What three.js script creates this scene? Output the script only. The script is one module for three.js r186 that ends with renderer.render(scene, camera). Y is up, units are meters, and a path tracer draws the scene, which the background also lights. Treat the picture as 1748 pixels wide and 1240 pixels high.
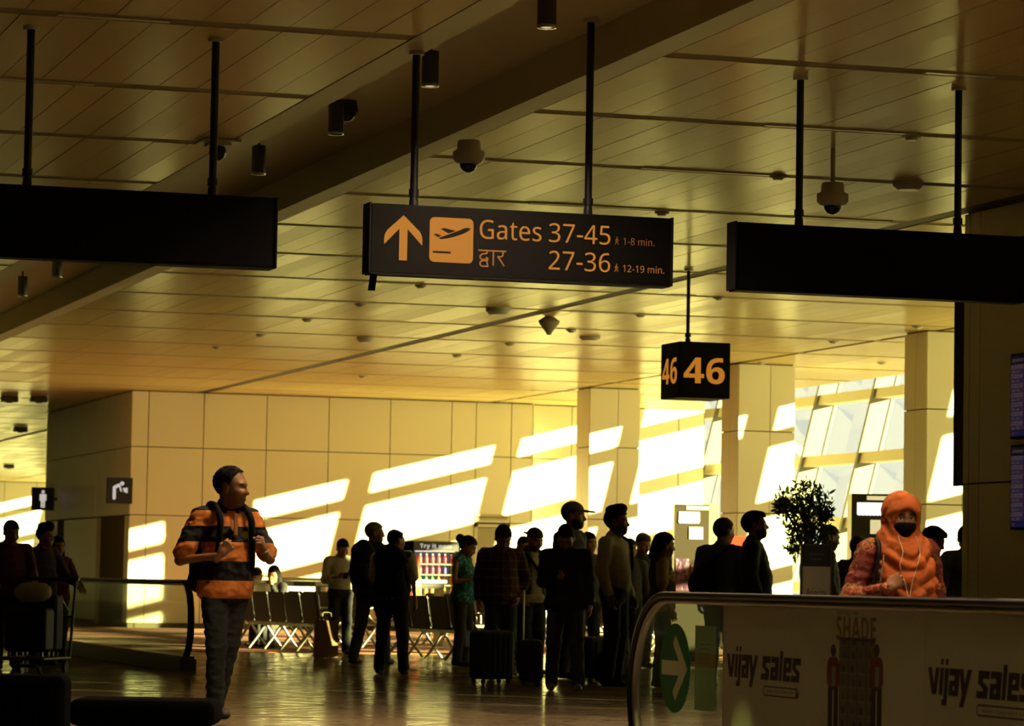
import * as THREE from 'three';
import { mergeGeometries } from 'three/addons/utils/BufferGeometryUtils.js';
import { RoundedBoxGeometry } from 'three/addons/geometries/RoundedBoxGeometry.js';
import { createNoise3D } from 'simplex-noise';

// ---------- camera, sky, sun, exposure ----------
const EXP = 4.8, W = 1748, H = 1240, F = 5692.6, EYE = 1.05;
const scene = new THREE.Scene();
const camera = new THREE.PerspectiveCamera(2 * Math.atan(H / 2 / F) * 180 / Math.PI, W / H, 0.1, 2000);
camera.rotation.order = 'YXZ';
camera.rotation.set(3.7645 * Math.PI / 180, -17.056 * Math.PI / 180, 1.0132 * Math.PI / 180);
camera.position.set(0, EYE, 0);
camera.focus = 24; camera.userData.fStop = 5.5;
camera.updateMatrixWorld();
scene.add(camera);
const renderer = new THREE.WebGLRenderer();
renderer.toneMapping = THREE.LinearToneMapping;
renderer.toneMappingExposure = EXP;
renderer.shadowMap.enabled = true;
scene.background = new THREE.Color().setRGB(0.168, 0.177, 0.146);
const sun = new THREE.DirectionalLight(new THREE.Color().setRGB(1, 0.92, 0.37), 12);
const SUN = new THREE.Vector3(-1, -0.255, -0.9);
sun.position.set(16, 2.5, -55).addScaledVector(SUN, -80);
sun.target.position.set(16, 2.5, -55);
sun.castShadow = true; sun.shadow.radius = 1;
Object.assign(sun.shadow.camera, { left: -50, right: 50, top: 30, bottom: -30, near: 1, far: 220 });
sun.shadow.mapSize.set(2048, 2048);
scene.add(sun, sun.target);

// ---------- helpers ----------
const V = (x, y, z) => new THREE.Vector3(x, y, z);
const rgb = (r, g, b) => new THREE.Color().setRGB(r, g, b);
function rng(seed) { return () => { seed = (seed + 0x6d2b79f5) | 0; let t = Math.imul(seed ^ (seed >>> 15), 1 | seed); t = (t + Math.imul(t ^ (t >>> 7), 61 | t)) ^ t; return ((t ^ (t >>> 14)) >>> 0) / 4294967296; }; }
const R = rng(7), noise3 = createNoise3D(rng(11));
const ray = (px, py) => V((px - W / 2) / F, -(py - H / 2) / F, -1).applyQuaternion(camera.quaternion);
const eye = V(0, EYE, 0);
const onY = (px, py, y) => { const d = ray(px, py); return eye.clone().addScaledVector(d, (y - EYE) / d.y); };
const onZ = (px, py, z) => { const d = ray(px, py); return eye.clone().addScaledVector(d, z / d.z); };
const onX = (px, py, x) => { const d = ray(px, py); return eye.clone().addScaledVector(d, x / d.x); };
const atD = (px, py, D) => eye.clone().addScaledVector(ray(px, py), D);
const horizon = (px) => 993.8 + (px - 874) * 0.01769;
const taken = {};
function numbered(n) { if (!(n in taken)) { taken[n] = 0; return n; } return n + '_' + String(++taken[n]).padStart(3, '0'); }
function std(o) { const c = o.c; delete o.c; return new THREE.MeshStandardMaterial({ color: Array.isArray(c) ? rgb(...c) : c ?? 0xffffff, roughness: 0.6, ...o }); }
function phys(o) { const c = o.c; delete o.c; return new THREE.MeshPhysicalMaterial({ color: Array.isArray(c) ? rgb(...c) : c ?? 0xffffff, roughness: 0.6, ...o }); }
function mk(name, geo, mat, parent) {
  const m = new THREE.Mesh(Array.isArray(geo) ? merge(geo) : geo, mat);
  m.name = parent ? name : numbered(name); m.castShadow = m.receiveShadow = true; (parent ?? scene).add(m); return m;
}
function merge(list) {
  const l = list.map((g) => { let q = g.index ? g.toNonIndexed() : g; for (const k of Object.keys(q.attributes)) if (!['position', 'normal', 'uv'].includes(k)) q.deleteAttribute(k); if (!q.attributes.uv) q.setAttribute('uv', new THREE.BufferAttribute(new Float32Array(q.attributes.position.count * 2), 2)); return q; });
  return mergeGeometries(l);
}
function thing(name, label, category, pos = [0, 0, 0], turn = 0, group) {
  const g = new THREE.Group(); g.name = numbered(name); g.position.set(...(pos.isVector3 ? pos.toArray() : pos)); g.rotation.y = turn; g.userData = { label, category }; if (group) g.userData.group = group; scene.add(g); return g;
}
function tag(o, label, category, group) { o.userData = { label, category }; if (group) o.userData.group = group; return o; }
function struct(name, geo, mat) { const m = geo ? mk(name, geo, mat) : new THREE.Group(); if (!geo) { m.name = numbered(name); scene.add(m); } m.userData.kind = 'structure'; return m; }
const bx = (w, h, d, x = 0, y = 0, z = 0) => new THREE.BoxGeometry(w, h, d).translate(x, y, z);
const bb = (x0, x1, y0, y1, z0, z1) => bx(x1 - x0, y1 - y0, z1 - z0, (x0 + x1) / 2, (y0 + y1) / 2, (z0 + z1) / 2);
const rb = (w, h, d, r, x = 0, y = 0, z = 0, s = 2) => new RoundedBoxGeometry(w, h, d, s, r).translate(x, y, z);
const cyl = (r0, r1, h, x = 0, y = 0, z = 0, n = 20) => new THREE.CylinderGeometry(r0, r1, h, n).translate(x, y, z);
const tube = (pts, r, n = 24, m = 8) => new THREE.TubeGeometry(new THREE.CatmullRomCurve3(pts.map((p) => p.isVector3 ? p : V(...p)), false, 'catmullrom', 0.3), n, r, m);
const bar = (a, b, r, n = 8) => { a = V(...a); b = V(...b); const d = b.clone().sub(a), g = new THREE.CylinderGeometry(r, r, d.length(), n); g.applyQuaternion(new THREE.Quaternion().setFromUnitVectors(V(0, 1, 0), d.clone().normalize())); return g.translate((a.x + b.x) / 2, (a.y + b.y) / 2, (a.z + b.z) / 2); };
const lathe = (pts, n = 20) => new THREE.LatheGeometry(pts.map((p) => new THREE.Vector2(...p)), n);
function uvScale(g, su, sv, ou = 0, ov = 0) { const u = g.attributes.uv; for (let i = 0; i < u.count; i++) u.setXY(i, u.getX(i) * su + ou, u.getY(i) * sv + ov); return g; }
function canvas(w, h, draw, srgb = true) { const c = document.createElement('canvas'); c.width = w; c.height = h; const x = c.getContext('2d'); draw(x, w, h); const t = new THREE.CanvasTexture(c); if (srgb) t.colorSpace = THREE.SRGBColorSpace; t.magFilter = THREE.LinearFilter; t.wrapS = t.wrapT = THREE.RepeatWrapping; return t; }
function noiseTex(n, f) { const d = new Uint8Array(n * n * 4); for (let y = 0; y < n; y++) for (let x = 0; x < n; x++) { const v = Math.max(0, Math.min(255, f(x / n, y / n) * 255)); d.set([v, v, v, 255], (y * n + x) * 4); } const t = new THREE.DataTexture(d, n, n); t.magFilter = THREE.LinearFilter; t.wrapS = t.wrapT = THREE.RepeatWrapping; t.needsUpdate = true; return t; }
// noise that repeats over 0..1
function tn(u, v, fu, fv, s) { const a = u * 2 * Math.PI, b = v * 2 * Math.PI; return noise3(Math.cos(a) * fu + s, Math.sin(a) * fu + Math.cos(b) * fv, Math.sin(b) * fv - s); }

// ---------- materials of the building ----------
const waveTex = noiseTex(256, (u, v) => 0.5 + 0.28 * tn(u, v, 0.5, 0.9, 1) + 0.16 * tn(u, v, 1.4, 2.2, 5) + 0.05 * tn(u, v, 5, 8, 9));
const fineTex = noiseTex(256, (u, v) => 0.5 + 0.3 * tn(u, v, 6, 6, 3) + 0.2 * tn(u, v, 14, 14, 7));
const M = {
  plank: [0, 1, 2, 3].map((i) => phys({ c: [0.64 + 0.015 * (i % 3), 0.52 + 0.012 * (i % 3), 0.255], specularIntensity: 0.002, roughness: [0.21, 0.23, 0.2, 0.25][i], bumpMap: waveTex, bumpScale: [0.0012, 0.0018, 0.0015, 0.0008][i] })),
  groove: phys({ c: [0.38, 0.31, 0.155], roughness: 0.9, specularIntensity: 0.1 }),
  trimPaint: std({ c: [0.56, 0.49, 0.29], roughness: 0.55 }),
  gapDark: std({ c: [0.07, 0.055, 0.03], roughness: 0.8 }),
  panel: [0, 1, 2].map((i) => phys({ c: [0.85 - i * 0.01, 0.79 - i * 0.01, 0.55], roughness: 0.42, bumpMap: waveTex, bumpScale: 0.0012 })),
  joint: std({ c: [0.12, 0.1, 0.05], roughness: 0.9 }),
  white: std({ c: [0.78, 0.74, 0.58], roughness: 0.4 }),
  black: phys({ c: [0.006, 0.006, 0.009], roughness: 0.6, specularIntensity: 0.3 }),
  signBlack: phys({ c: [0.0025, 0.0025, 0.0035], roughness: 0.7, specularIntensity: 0.25 }),
  pole: std({ c: [0.008, 0.008, 0.02], roughness: 0.4 }),
  metal: std({ c: [0.45, 0.42, 0.36], roughness: 0.3, metalness: 1 }),
  darkMetal: std({ c: [0.09, 0.085, 0.08], roughness: 0.4, metalness: 0.8 }),
  fin: std({ c: [0.13, 0.12, 0.085], roughness: 0.5 }),  // darker copy of the frame colour, so the sunlit fins do not clip
  frame: std({ c: [0.62, 0.56, 0.38], roughness: 0.5 }),
  glass: phys({ c: [0.97, 0.99, 0.97], transmission: 1, thickness: 0, roughness: 0.02, ior: 1.5 }),
  rubber: std({ c: [0.006, 0.006, 0.008], roughness: 0.35 }),
  plastic: std({ c: [0.5, 0.46, 0.36], roughness: 0.45 }),
};
const CEIL = 4.8, REC = 5.12, G0 = 22.1, GP = 3.07, GW = 0.23;      // ceiling height, recess height, cross grooves
const WALLZ = -66.7, XWIN = 24.6, LEAN = 0.245;

// ---------- floor ----------
const tileTex = canvas(1024, 1024, (x, w, h) => {
  const r = rng(3);
  x.fillStyle = '#6a6153'; x.fillRect(0, 0, w, h);
  for (let i = 0; i < 9000; i++) { const v = 70 + r() * 55; x.fillStyle = `rgba(${v + 8},${v},${v * 0.8},0.35)`; x.fillRect(r() * w, r() * h, 1 + r() * 3, 1 + r() * 3); }
});
tileTex.repeat.set(0.5, 0.5);
const floorRough = noiseTex(256, (u, v) => 0.5 + 0.25 * tn(u, v, 1.5, 1.5, 2) + 0.15 * tn(u, v, 6, 6, 4)); floorRough.repeat.set(0.37, 0.37);
const floorBump = noiseTex(256, (u, v) => 0.5 + 0.3 * tn(u, v, 0.7, 0.7, 12) + 0.12 * tn(u, v, 3, 3, 8)); floorBump.repeat.set(0.31, 0.31);
const floorMat = [0, 1, 2].map((i) => phys({ c: [[0.85, 0.8, 0.7], [1, 0.94, 0.84], [0.75, 0.7, 0.62]][i], map: tileTex, specularIntensity: 0.0004, roughness: 0.36, roughnessMap: floorRough, bumpMap: floorBump, bumpScale: 0.0009 }));
const floor = struct('floor', bb(-12, 24.7, -0.2, -0.004, -137, 26), std({ c: [0.03, 0.027, 0.022], roughness: 0.6 }));
{ // stone slabs: those in view one by one, the rest joined
  const s = 0.9, near = [], rest = [[], [], []];
  for (let z = -64; z < 25; z += s) for (let x = -12 + (25.2 % s); x < 24.6; x += s) {
    if (z < -46.3 && x > 8.6 && x < 19.0) continue;
    const ang = Math.atan2(x + s / 2, -(z + s / 2)) * 57.3, vis = ang > 7.5 && ang < 26.5 && z > -47 && z < -16;
    (vis && x < 14 ? near : rest).push ? (vis && x < 14 ? near.push([x, z]) : rest[(R() * 3) | 0].push([x, z])) : 0;
  }
  near.sort((a, b) => b[1] - a[1]);
  const slab = (x, z) => { const g = bb(x + 0.002, x + s - 0.002, -0.03, 0, z + 0.002, z + s - 0.002); const p = g.attributes.position, u = g.attributes.uv; for (let i = 0; i < p.count; i++) u.setXY(i, p.getX(i), p.getZ(i)); return g; };
  near.forEach(([x, z], i) => { if (i < 300) mk('stone_slab', slab(x, z), floorMat[(R() * 3) | 0], floor); else rest[(R() * 3) | 0].push([x, z]); });
  rest.forEach((l, i) => { const m = mk('stone_slabs', l.map(([x, z]) => slab(x, z)), floorMat[i], floor); m.userData.kind = 'stuff'; });
}
{ // striped carpet below the waiting area
  const t = canvas(256, 1024, (x, w, h) => {
    const r = rng(5), cols = ['#7c3a1e', '#94502c', '#5e2814', '#a8683e', '#6e321a', '#4c1e10'];
    let y = 0; while (y < h) { const d = 14 + r() * 60; x.fillStyle = cols[(r() * 6) | 0]; x.fillRect(0, y, w, d); y += d; }
    for (let i = 0; i < 26000; i++) { x.fillStyle = r() > 0.5 ? 'rgba(255,190,120,0.07)' : 'rgba(0,0,0,0.1)'; x.fillRect(r() * w, r() * h, 2, 2); }
  });
  t.repeat.set(0.4, 0.16);
  const g = bb(8.7, 19.6, -0.01, 0.006, -66.6, -46.2), p = g.attributes.position, u = g.attributes.uv;
  for (let i = 0; i < p.count; i++) u.setXY(i, p.getX(i), p.getZ(i));
  const c = mk('carpet', g, std({ map: t, roughness: 0.95 })); tag(c, 'red and orange striped carpet under the rows of waiting seats', 'carpet');
}

// ---------- ceiling ----------
const ceiling = struct('ceiling', [bb(-12, 6.03, CEIL + 0.035, CEIL + 0.25, -137, 26), bb(7.9, 23.6, CEIL + 0.035, CEIL + 0.25, -137, 26), bb(5.9, 8, REC + 0.16, REC + 0.3, -137, 26)], M.groove);
mk('border_strip', bb(6.03, 6.27, CEIL, CEIL + 0.06, -137, 26), M.trimPaint, ceiling);
mk('border_strip', bb(7.65, 7.88, CEIL, CEIL + 0.06, -137, 26), M.trimPaint, ceiling);
mk('recess_lining', [bb(6.2, 7.7, REC, REC + 0.16, -137, 26), bb(6.2, 6.25, CEIL + 0.06, REC, -137, 26)], M.trimPaint, ceiling);
mk('recess_side', bb(7.66, 7.72, CEIL + 0.06, REC, -137, 26), M.trimPaint, ceiling);
mk('expansion_gap', bb(13.8, 14.0, CEIL + 0.008, CEIL + 0.06, -137, 26), M.gapDark, ceiling);
mk('expansion_gap', bb(20.0, 20.1, CEIL + 0.02, CEIL + 0.06, -137, 26), M.gapDark, ceiling);
for (let k = -16; k < 38; k++) { const z = -(G0 + GP * k); if (z < 26) mk('cross_groove', [bb(-12, 6.02, CEIL + 0.006, CEIL + 0.02, z - GW / 2, z + GW / 2), bb(7.89, 13.79, CEIL + 0.006, CEIL + 0.02, z - GW / 2, z + GW / 2), bb(14.01, 19.99, CEIL + 0.006, CEIL + 0.02, z - GW / 2, z + GW / 2)], M.groove, ceiling); }
{
  const rows = []; for (let k = -16; k < 38; k++) rows.push([-(G0 + GP * k) - GP + GW / 2, -(G0 + GP * k) - GW / 2]);
  const planks = [];
  const span = (x0, x1, n) => { for (let i = 0; i < n; i++) planks.push([x0 + (x1 - x0) * i / n, x0 + (x1 - x0) * (i + 1) / n]); };
  span(-12, 6.02, 60); span(7.89, 13.79, 20); span(14.01, 19.99, 20); span(20.11, 23.6, 8);
  const variants = [0, 1, 2, 3, 4, 5].map((i) => uvScale(bx(1, 0.03, 1), 0.16, 1, i * 0.173, i * 0.29));
  const list = [];
  rows.forEach(([z0, z1]) => planks.forEach(([x0, x1]) => {
    const z = (z0 + z1) / 2, x = (x0 + x1) / 2, ang = Math.atan2(x, -z) * 57.3, far = Math.hypot(x, z);
    if (z > 26) return;
    const up = Math.atan2(CEIL - EYE, far) * 57.3, vis = z < 0 && ang > 8.2 && ang < 26 && up < 10.2 && !(x > 14 && z > -30) ;
    list.push({ x0, x1, z0, z1, vis, far });
  }));
  list.sort((a, b) => (b.vis - a.vis) || (a.far - b.far));
  const rest = [[], [], [], []];
  list.forEach((q, i) => {
    const v = (R() * 6) | 0, m = (R() * 4) | 0, tilt = (R() - 0.5) * 0.0016, tilt2 = (R() - 0.5) * 0.0006;
    const pos = V((q.x0 + q.x1) / 2, CEIL + 0.015 + R() * 0.003, (q.z0 + q.z1) / 2);
    const sc = V(q.x1 - q.x0 - 0.006, 1, q.z1 - q.z0);
    if (q.vis && i < 300) { const o = mk('ceiling_plank', variants[v], M.plank[m], ceiling); o.position.copy(pos); o.scale.copy(sc); o.rotation.set(tilt2, 0, tilt); }
    else rest[m].push(variants[v].clone().applyMatrix4(new THREE.Matrix4().compose(pos, new THREE.Quaternion().setFromEuler(new THREE.Euler(tilt2, 0, tilt)), sc)));
  });
  rest.forEach((l, i) => { const o = mk('ceiling_planks', l, M.plank[i], ceiling); o.userData.kind = 'stuff'; });
}

// ---------- walls ----------
function panelWall(s, axis, plane, out, from, to, cuts, heights, mats, skip) { // panels proud of a backing; axis: the direction the wall runs in
  for (let i = 0; i + 1 < cuts.length; i++) for (let j = 0; j + 1 < heights.length; j++) {
    if (skip && skip(cuts[i], cuts[i + 1], heights[j], heights[j + 1])) continue;
    const w = cuts[i + 1] - cuts[i] - 0.018, h = heights[j + 1] - heights[j] - 0.018, m = mk('wall_panel', axis === 'x' ? uvScale(bx(w, h, 0.03), w / 3, h / 3, R(), R()) : uvScale(bx(0.03, h, w), w / 3, h / 3, R(), R()), mats[(R() * mats.length) | 0], s);
    const c = (cuts[i] + cuts[i + 1]) / 2, y = (heights[j] + heights[j + 1]) / 2;
    m.position.set(axis === 'x' ? c : plane + out * 0.005, y, axis === 'x' ? plane + out * 0.005 : c);
  }
}
const HS = [0.1, 0.9, 2.28, 3.66, 4.79];
{ // wall behind the waiting area, with a service door
  const w = struct('wall_far', [bb(12.6, 20.95, 0, CEIL + 0.2, -77.3, WALLZ - 0.02), bb(20.95, 24.9, 0, CEIL + 0.4, -77.3, WALLZ - 0.32)], M.joint);
  const door = (a, b, c, d) => a < 20.4 && b > 19.8 && c < 2.2;
  panelWall(w, 'x', WALLZ, 1, 0, 0, [12.43, 12.78, 13.92, 15.23, 16.54, 17.85, 19.17, 19.7, 20.47, 20.95], HS, M.panel, (a, b, c, d) => a > 19.6 && a < 20 && c < 2.2);
  panelWall(w, 'x', WALLZ - 0.3, 1, 0, 0, [20.97, 21.9, 23.2, 24.3, 24.88], HS, M.panel);
  const side = mk('end_panel', bb(20.93, 20.965, 0, CEIL, WALLZ - 0.3, WALLZ + 0.02), M.panel[0], w);
  const d = struct('door_1'); d.position.set(20.08, 0, WALLZ + 0.02);
  mk('door_frame', [bb(-0.38, -0.32, 0, 2.25, -0.03, 0.04), bb(0.32, 0.38, 0, 2.25, -0.03, 0.04), bb(-0.38, 0.38, 2.19, 2.25, -0.03, 0.04)], M.frame, d);
  mk('door_leaf', bb(-0.31, 0.31, 0.01, 2.18, -0.03, 0.0), std({ c: [0.36, 0.31, 0.17], roughness: 0.5 }), d);
  mk('door_handle', bar([-0.25, 1.0, 0.04], [-0.13, 1.0, 0.04], 0.012), M.metal, d);
  const gr = mk('vent_grille', [bb(-0.36, 0.36, 2.32, 2.36, 0.0, 0.03), bb(-0.36, 0.36, 2.42, 2.46, 0.0, 0.03)], M.trimPaint, d);
  for (let i = 0; i < 3; i++) mk('louvre', bb(-0.34, 0.34, 2.355 + i * 0.022, 2.367 + i * 0.022, 0.0, 0.025), M.groove, d);
}
{ // its left flank, in shade, with recessed restroom entrances
  const w = struct('wall_left', bb(12.46, 12.6, 0, CEIL + 0.2, -77.3, -66.74), M.joint);
  panelWall(w, 'z', 12.45, -1, 0, 0, [-77.3, -74.1, -70.6, -68.4, -66.72], [0.1, 2.28, 3.66, 4.79], M.panel, (a, b, c) => c < 1);
  for (const [a, b] of [[-77.3, -75.6], [-74.6, -70.3], [-67.2, -66.72]]) mk('wall_panel', bb(12.435, 12.465, 0.1, 2.26, a + 0.01, b - 0.01), M.panel[0], w);
  mk('restroom_door_leaf', bb(12.47, 12.5, 0.02, 2.24, -69.2, -67.25), M.panel[1], w);
  mk('restroom_door_edge', bb(12.41, 12.46, 0.02, 2.26, -70.28, -70.05), M.trimPaint, w);
  mk('doorway_shade_sheet', bb(12.47, 12.5, 0.02, 2.24, -70.0, -69.25), M.black, w);  // black sheet standing in for the shade inside the open doorway
}
{ // distant end of the concourse and the outer left and back walls
  const e = struct('wall_end', bb(-12, 26.5, 0, REC + 0.7, -137.2, -136.3), M.joint);
  const cuts = []; for (let x = 15; x < 27; x += 1.31) cuts.push(x);
  panelWall(e, 'x', -136.28, 1, 0, 0, cuts, HS, M.panel);
  mk('plain_cladding', bb(-12, 15, 0, 4.79, -136.3, -136.26), M.panel[1], e);
  struct('wall_outer', bb(-12.3, -12, 0, REC + 0.4, -137, 26.2), std({ c: [0.2, 0.17, 0.11], roughness: 0.6 }));  // both unseen walls toned dark to keep the near hall dim
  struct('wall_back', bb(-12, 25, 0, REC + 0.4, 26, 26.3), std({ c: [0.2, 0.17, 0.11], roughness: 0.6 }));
}
{ // block on the right that carries the flight displays
  const w = struct('wall_right', bb(14.02, 24.5, 0, REC + 0.3, -30.28, -26.4), M.joint);
  panelWall(w, 'z', 14.0, -1, 0, 0, [-30.28, -30.14, -29.9, -28.4, -26.4], [0.05, 0.9, 2.1, 3.92, 4.79], M.panel);
  panelWall(w, 'x', -30.3, -1, 0, 0, [14.02, 15.5, 17, 18.5, 20, 21.5, 23.0, 24.5], HS, M.panel);
}
// clad columns between the seats and the glazing
[[-61.2, -60.4], [-53.15, -52.35], [-45.05, -44.25], [-37, -36.2]].forEach(([z0, z1], i) => {
  const x0 = [20.1, 20.05, 19.85, 19.7][i], x1 = x0 + 1.02, c = struct('column', bb(x0 + 0.03, x1 - 0.03, 0, CEIL + 0.05, z0 + 0.03, z1 - 0.03), M.joint);
  for (let j = 0; j + 1 < HS.length; j++) {
    const a = HS[j] + 0.009 - (j ? 0 : 0.09), b = HS[j + 1] - 0.009;
    mk('front_panel', bb(x0 + 0.012, x0 + 0.57, a, b, z1 - 0.03, z1), M.panel[0], c);
    mk('front_panel', bb(x0 + 0.582, x1 - 0.012, a, b, z1 - 0.03, z1), M.panel[1], c);
    mk('side_panel', bb(x0, x0 + 0.03, a, b, z1 - 0.39, z1 - 0.012), M.panel[2], c);
    mk('side_panel', bb(x0, x0 + 0.03, a, b, z0 + 0.012, z1 - 0.4), M.panel[0], c);
    mk('side_panel', bb(x1 - 0.03, x1, a, b, z0 + 0.012, z1 - 0.012), M.panel[1], c);
    mk('back_panel', bb(x0 + 0.012, x1 - 0.012, a, b, z0, z0 + 0.03), M.panel[1], c);
  }
});

// ---------- leaning glazed wall ----------
function glazing(z0, z1, phase) {
  const w = struct('window_1'), step = 2.85, T = [[-0.1, 0.12], [0.92, 1.16], [2.17, 2.41], [3.42, 3.66], [4.67, 4.9], [5.6, 5.8]];
  const lean = (g) => { const p = g.attributes.position; for (let i = 0; i < p.count; i++) p.setX(i, p.getX(i) + XWIN + LEAN * p.getY(i)); g.computeVertexNormals(); return g; };
  const zs = []; for (let z = phase; z < z1; z += step) if (z > z0) zs.push(z);
  const ends = [z0, ...zs, z1];
  for (const z of zs) {
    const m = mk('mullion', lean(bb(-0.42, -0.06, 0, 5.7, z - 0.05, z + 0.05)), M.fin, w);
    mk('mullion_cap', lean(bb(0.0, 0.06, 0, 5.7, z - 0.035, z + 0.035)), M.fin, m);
  }
  for (let i = 0; i + 1 < ends.length; i++) {
    const a = ends[i] + (i ? 0.05 : 0), b = ends[i + 1] - (i + 2 < ends.length ? 0.05 : 0);
    T.forEach(([y0, y1], k) => { if (k) mk('transom', lean(bb(-0.36, 0.02, y0 + 0.03, y1, a, b)), M.frame, w); });
    for (let k = 0; k + 1 < T.length; k++) { const g = new THREE.PlaneGeometry(b - a, T[k + 1][0] - T[k][1]).rotateY(-Math.PI / 2).translate(0.02, (T[k + 1][0] + T[k][1]) / 2, (a + b) / 2); mk('pane', lean(g), M.glass, w); }
  }
  mk('sill', lean(bb(-0.4, 0.1, 0, 0.14, z0, z1)), M.frame, w);
  mk('head_beam', bb(23.5, 26.4, 5.55, 5.85, z0, z1), M.frame, w);
  mk('head_fascia', bb(23.56, 23.62, CEIL, 5.55, z0, z1), M.frame, w);
}
glazing(-136.3, 26, -61.9 - 26 * 2.85);
// roller blinds out of view, added to diffuse and hold back the near sunlight
const blindMat = phys({ c: [0.9, 0.85, 0.7], transmission: 0.15, thickness: 0, roughness: 1 });
for (let z = -26.4, i = 0; z < 26; z += 2.62, i++) {
  const g = thing('added_blind', 'white roller blind added out of view to soften the near sunlight', 'blind', [24.2, 0, z + 1.31], 0, 'added roller blinds along the near glazing');
  mk('cloth', bb(-0.002, 0.002, 0.12, 4.98, -1.29, 1.29), blindMat, g); mk('roller_tube', new THREE.CylinderGeometry(0.05, 0.05, 2.6, 14).rotateX(Math.PI / 2).translate(0, 5.03, 0), M.white, g); mk('bottom_bar', bb(-0.015, 0.015, 0.09, 0.13, -1.29, 1.29), M.metal, g);
}
struct('ground', bb(24.6, 400, -4.3, -4, -400, 250), std({ c: [0.5, 0.47, 0.4], roughness: 0.9 }));

// ---------- hanging signs ----------
const ORANGE = '#e9a23c', AMBER = [0.95, 0.4, 0.05];
function hanger(parent, x, y0, y1, r = 0.027) {
  mk('rod', cyl(r, r, y1 - y0 - 0.06, x, (y0 + y1) / 2 + 0.03, 0, 14), M.pole, parent);
  const f = mk('rod_clamp', [cyl(0.036, 0.036, 0.05, x, y0 + 0.1, 0, 14), cyl(0.03, 0.034, 0.06, x, y0 + 0.03, 0, 14)], M.pole, parent);
  mk('ceiling_rose', cyl(0.055, 0.055, 0.025, x, y1 - 0.015, 0, 18), M.plastic, parent);
  return f;
}
function walker(x, cx, top, s, col) {
  x.strokeStyle = x.fillStyle = col; x.lineCap = x.lineJoin = 'round'; x.lineWidth = s * 0.09;
  x.beginPath(); x.arc(cx + s * 0.03, top + s * 0.09, s * 0.08, 0, 7); x.fill();
  const l = (...p) => { x.beginPath(); p.forEach(([a, b], i) => x[i ? 'lineTo' : 'moveTo'](cx + a * s, top + b * s)); x.stroke(); };
  l([0, 0.24], [-0.02, 0.55]); l([-0.02, 0.28], [0.14, 0.4], [0.22, 0.5]); l([0, 0.28], [-0.14, 0.38], [-0.16, 0.55]); l([0, 0.55], [0.1, 0.74], [0.2, 0.97]); l([-0.02, 0.55], [-0.08, 0.76], [-0.2, 0.97]);
}
function fitText(x, t, px, py, size, width, font = 'sans-serif') { // text whose advance is stretched to the given width
  x.font = `${size}px ${font}`; const w = x.measureText(t).width; x.save(); x.translate(px, py); x.scale(width / w, 1); x.fillText(t, 0, 0); x.restore();
}
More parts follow.
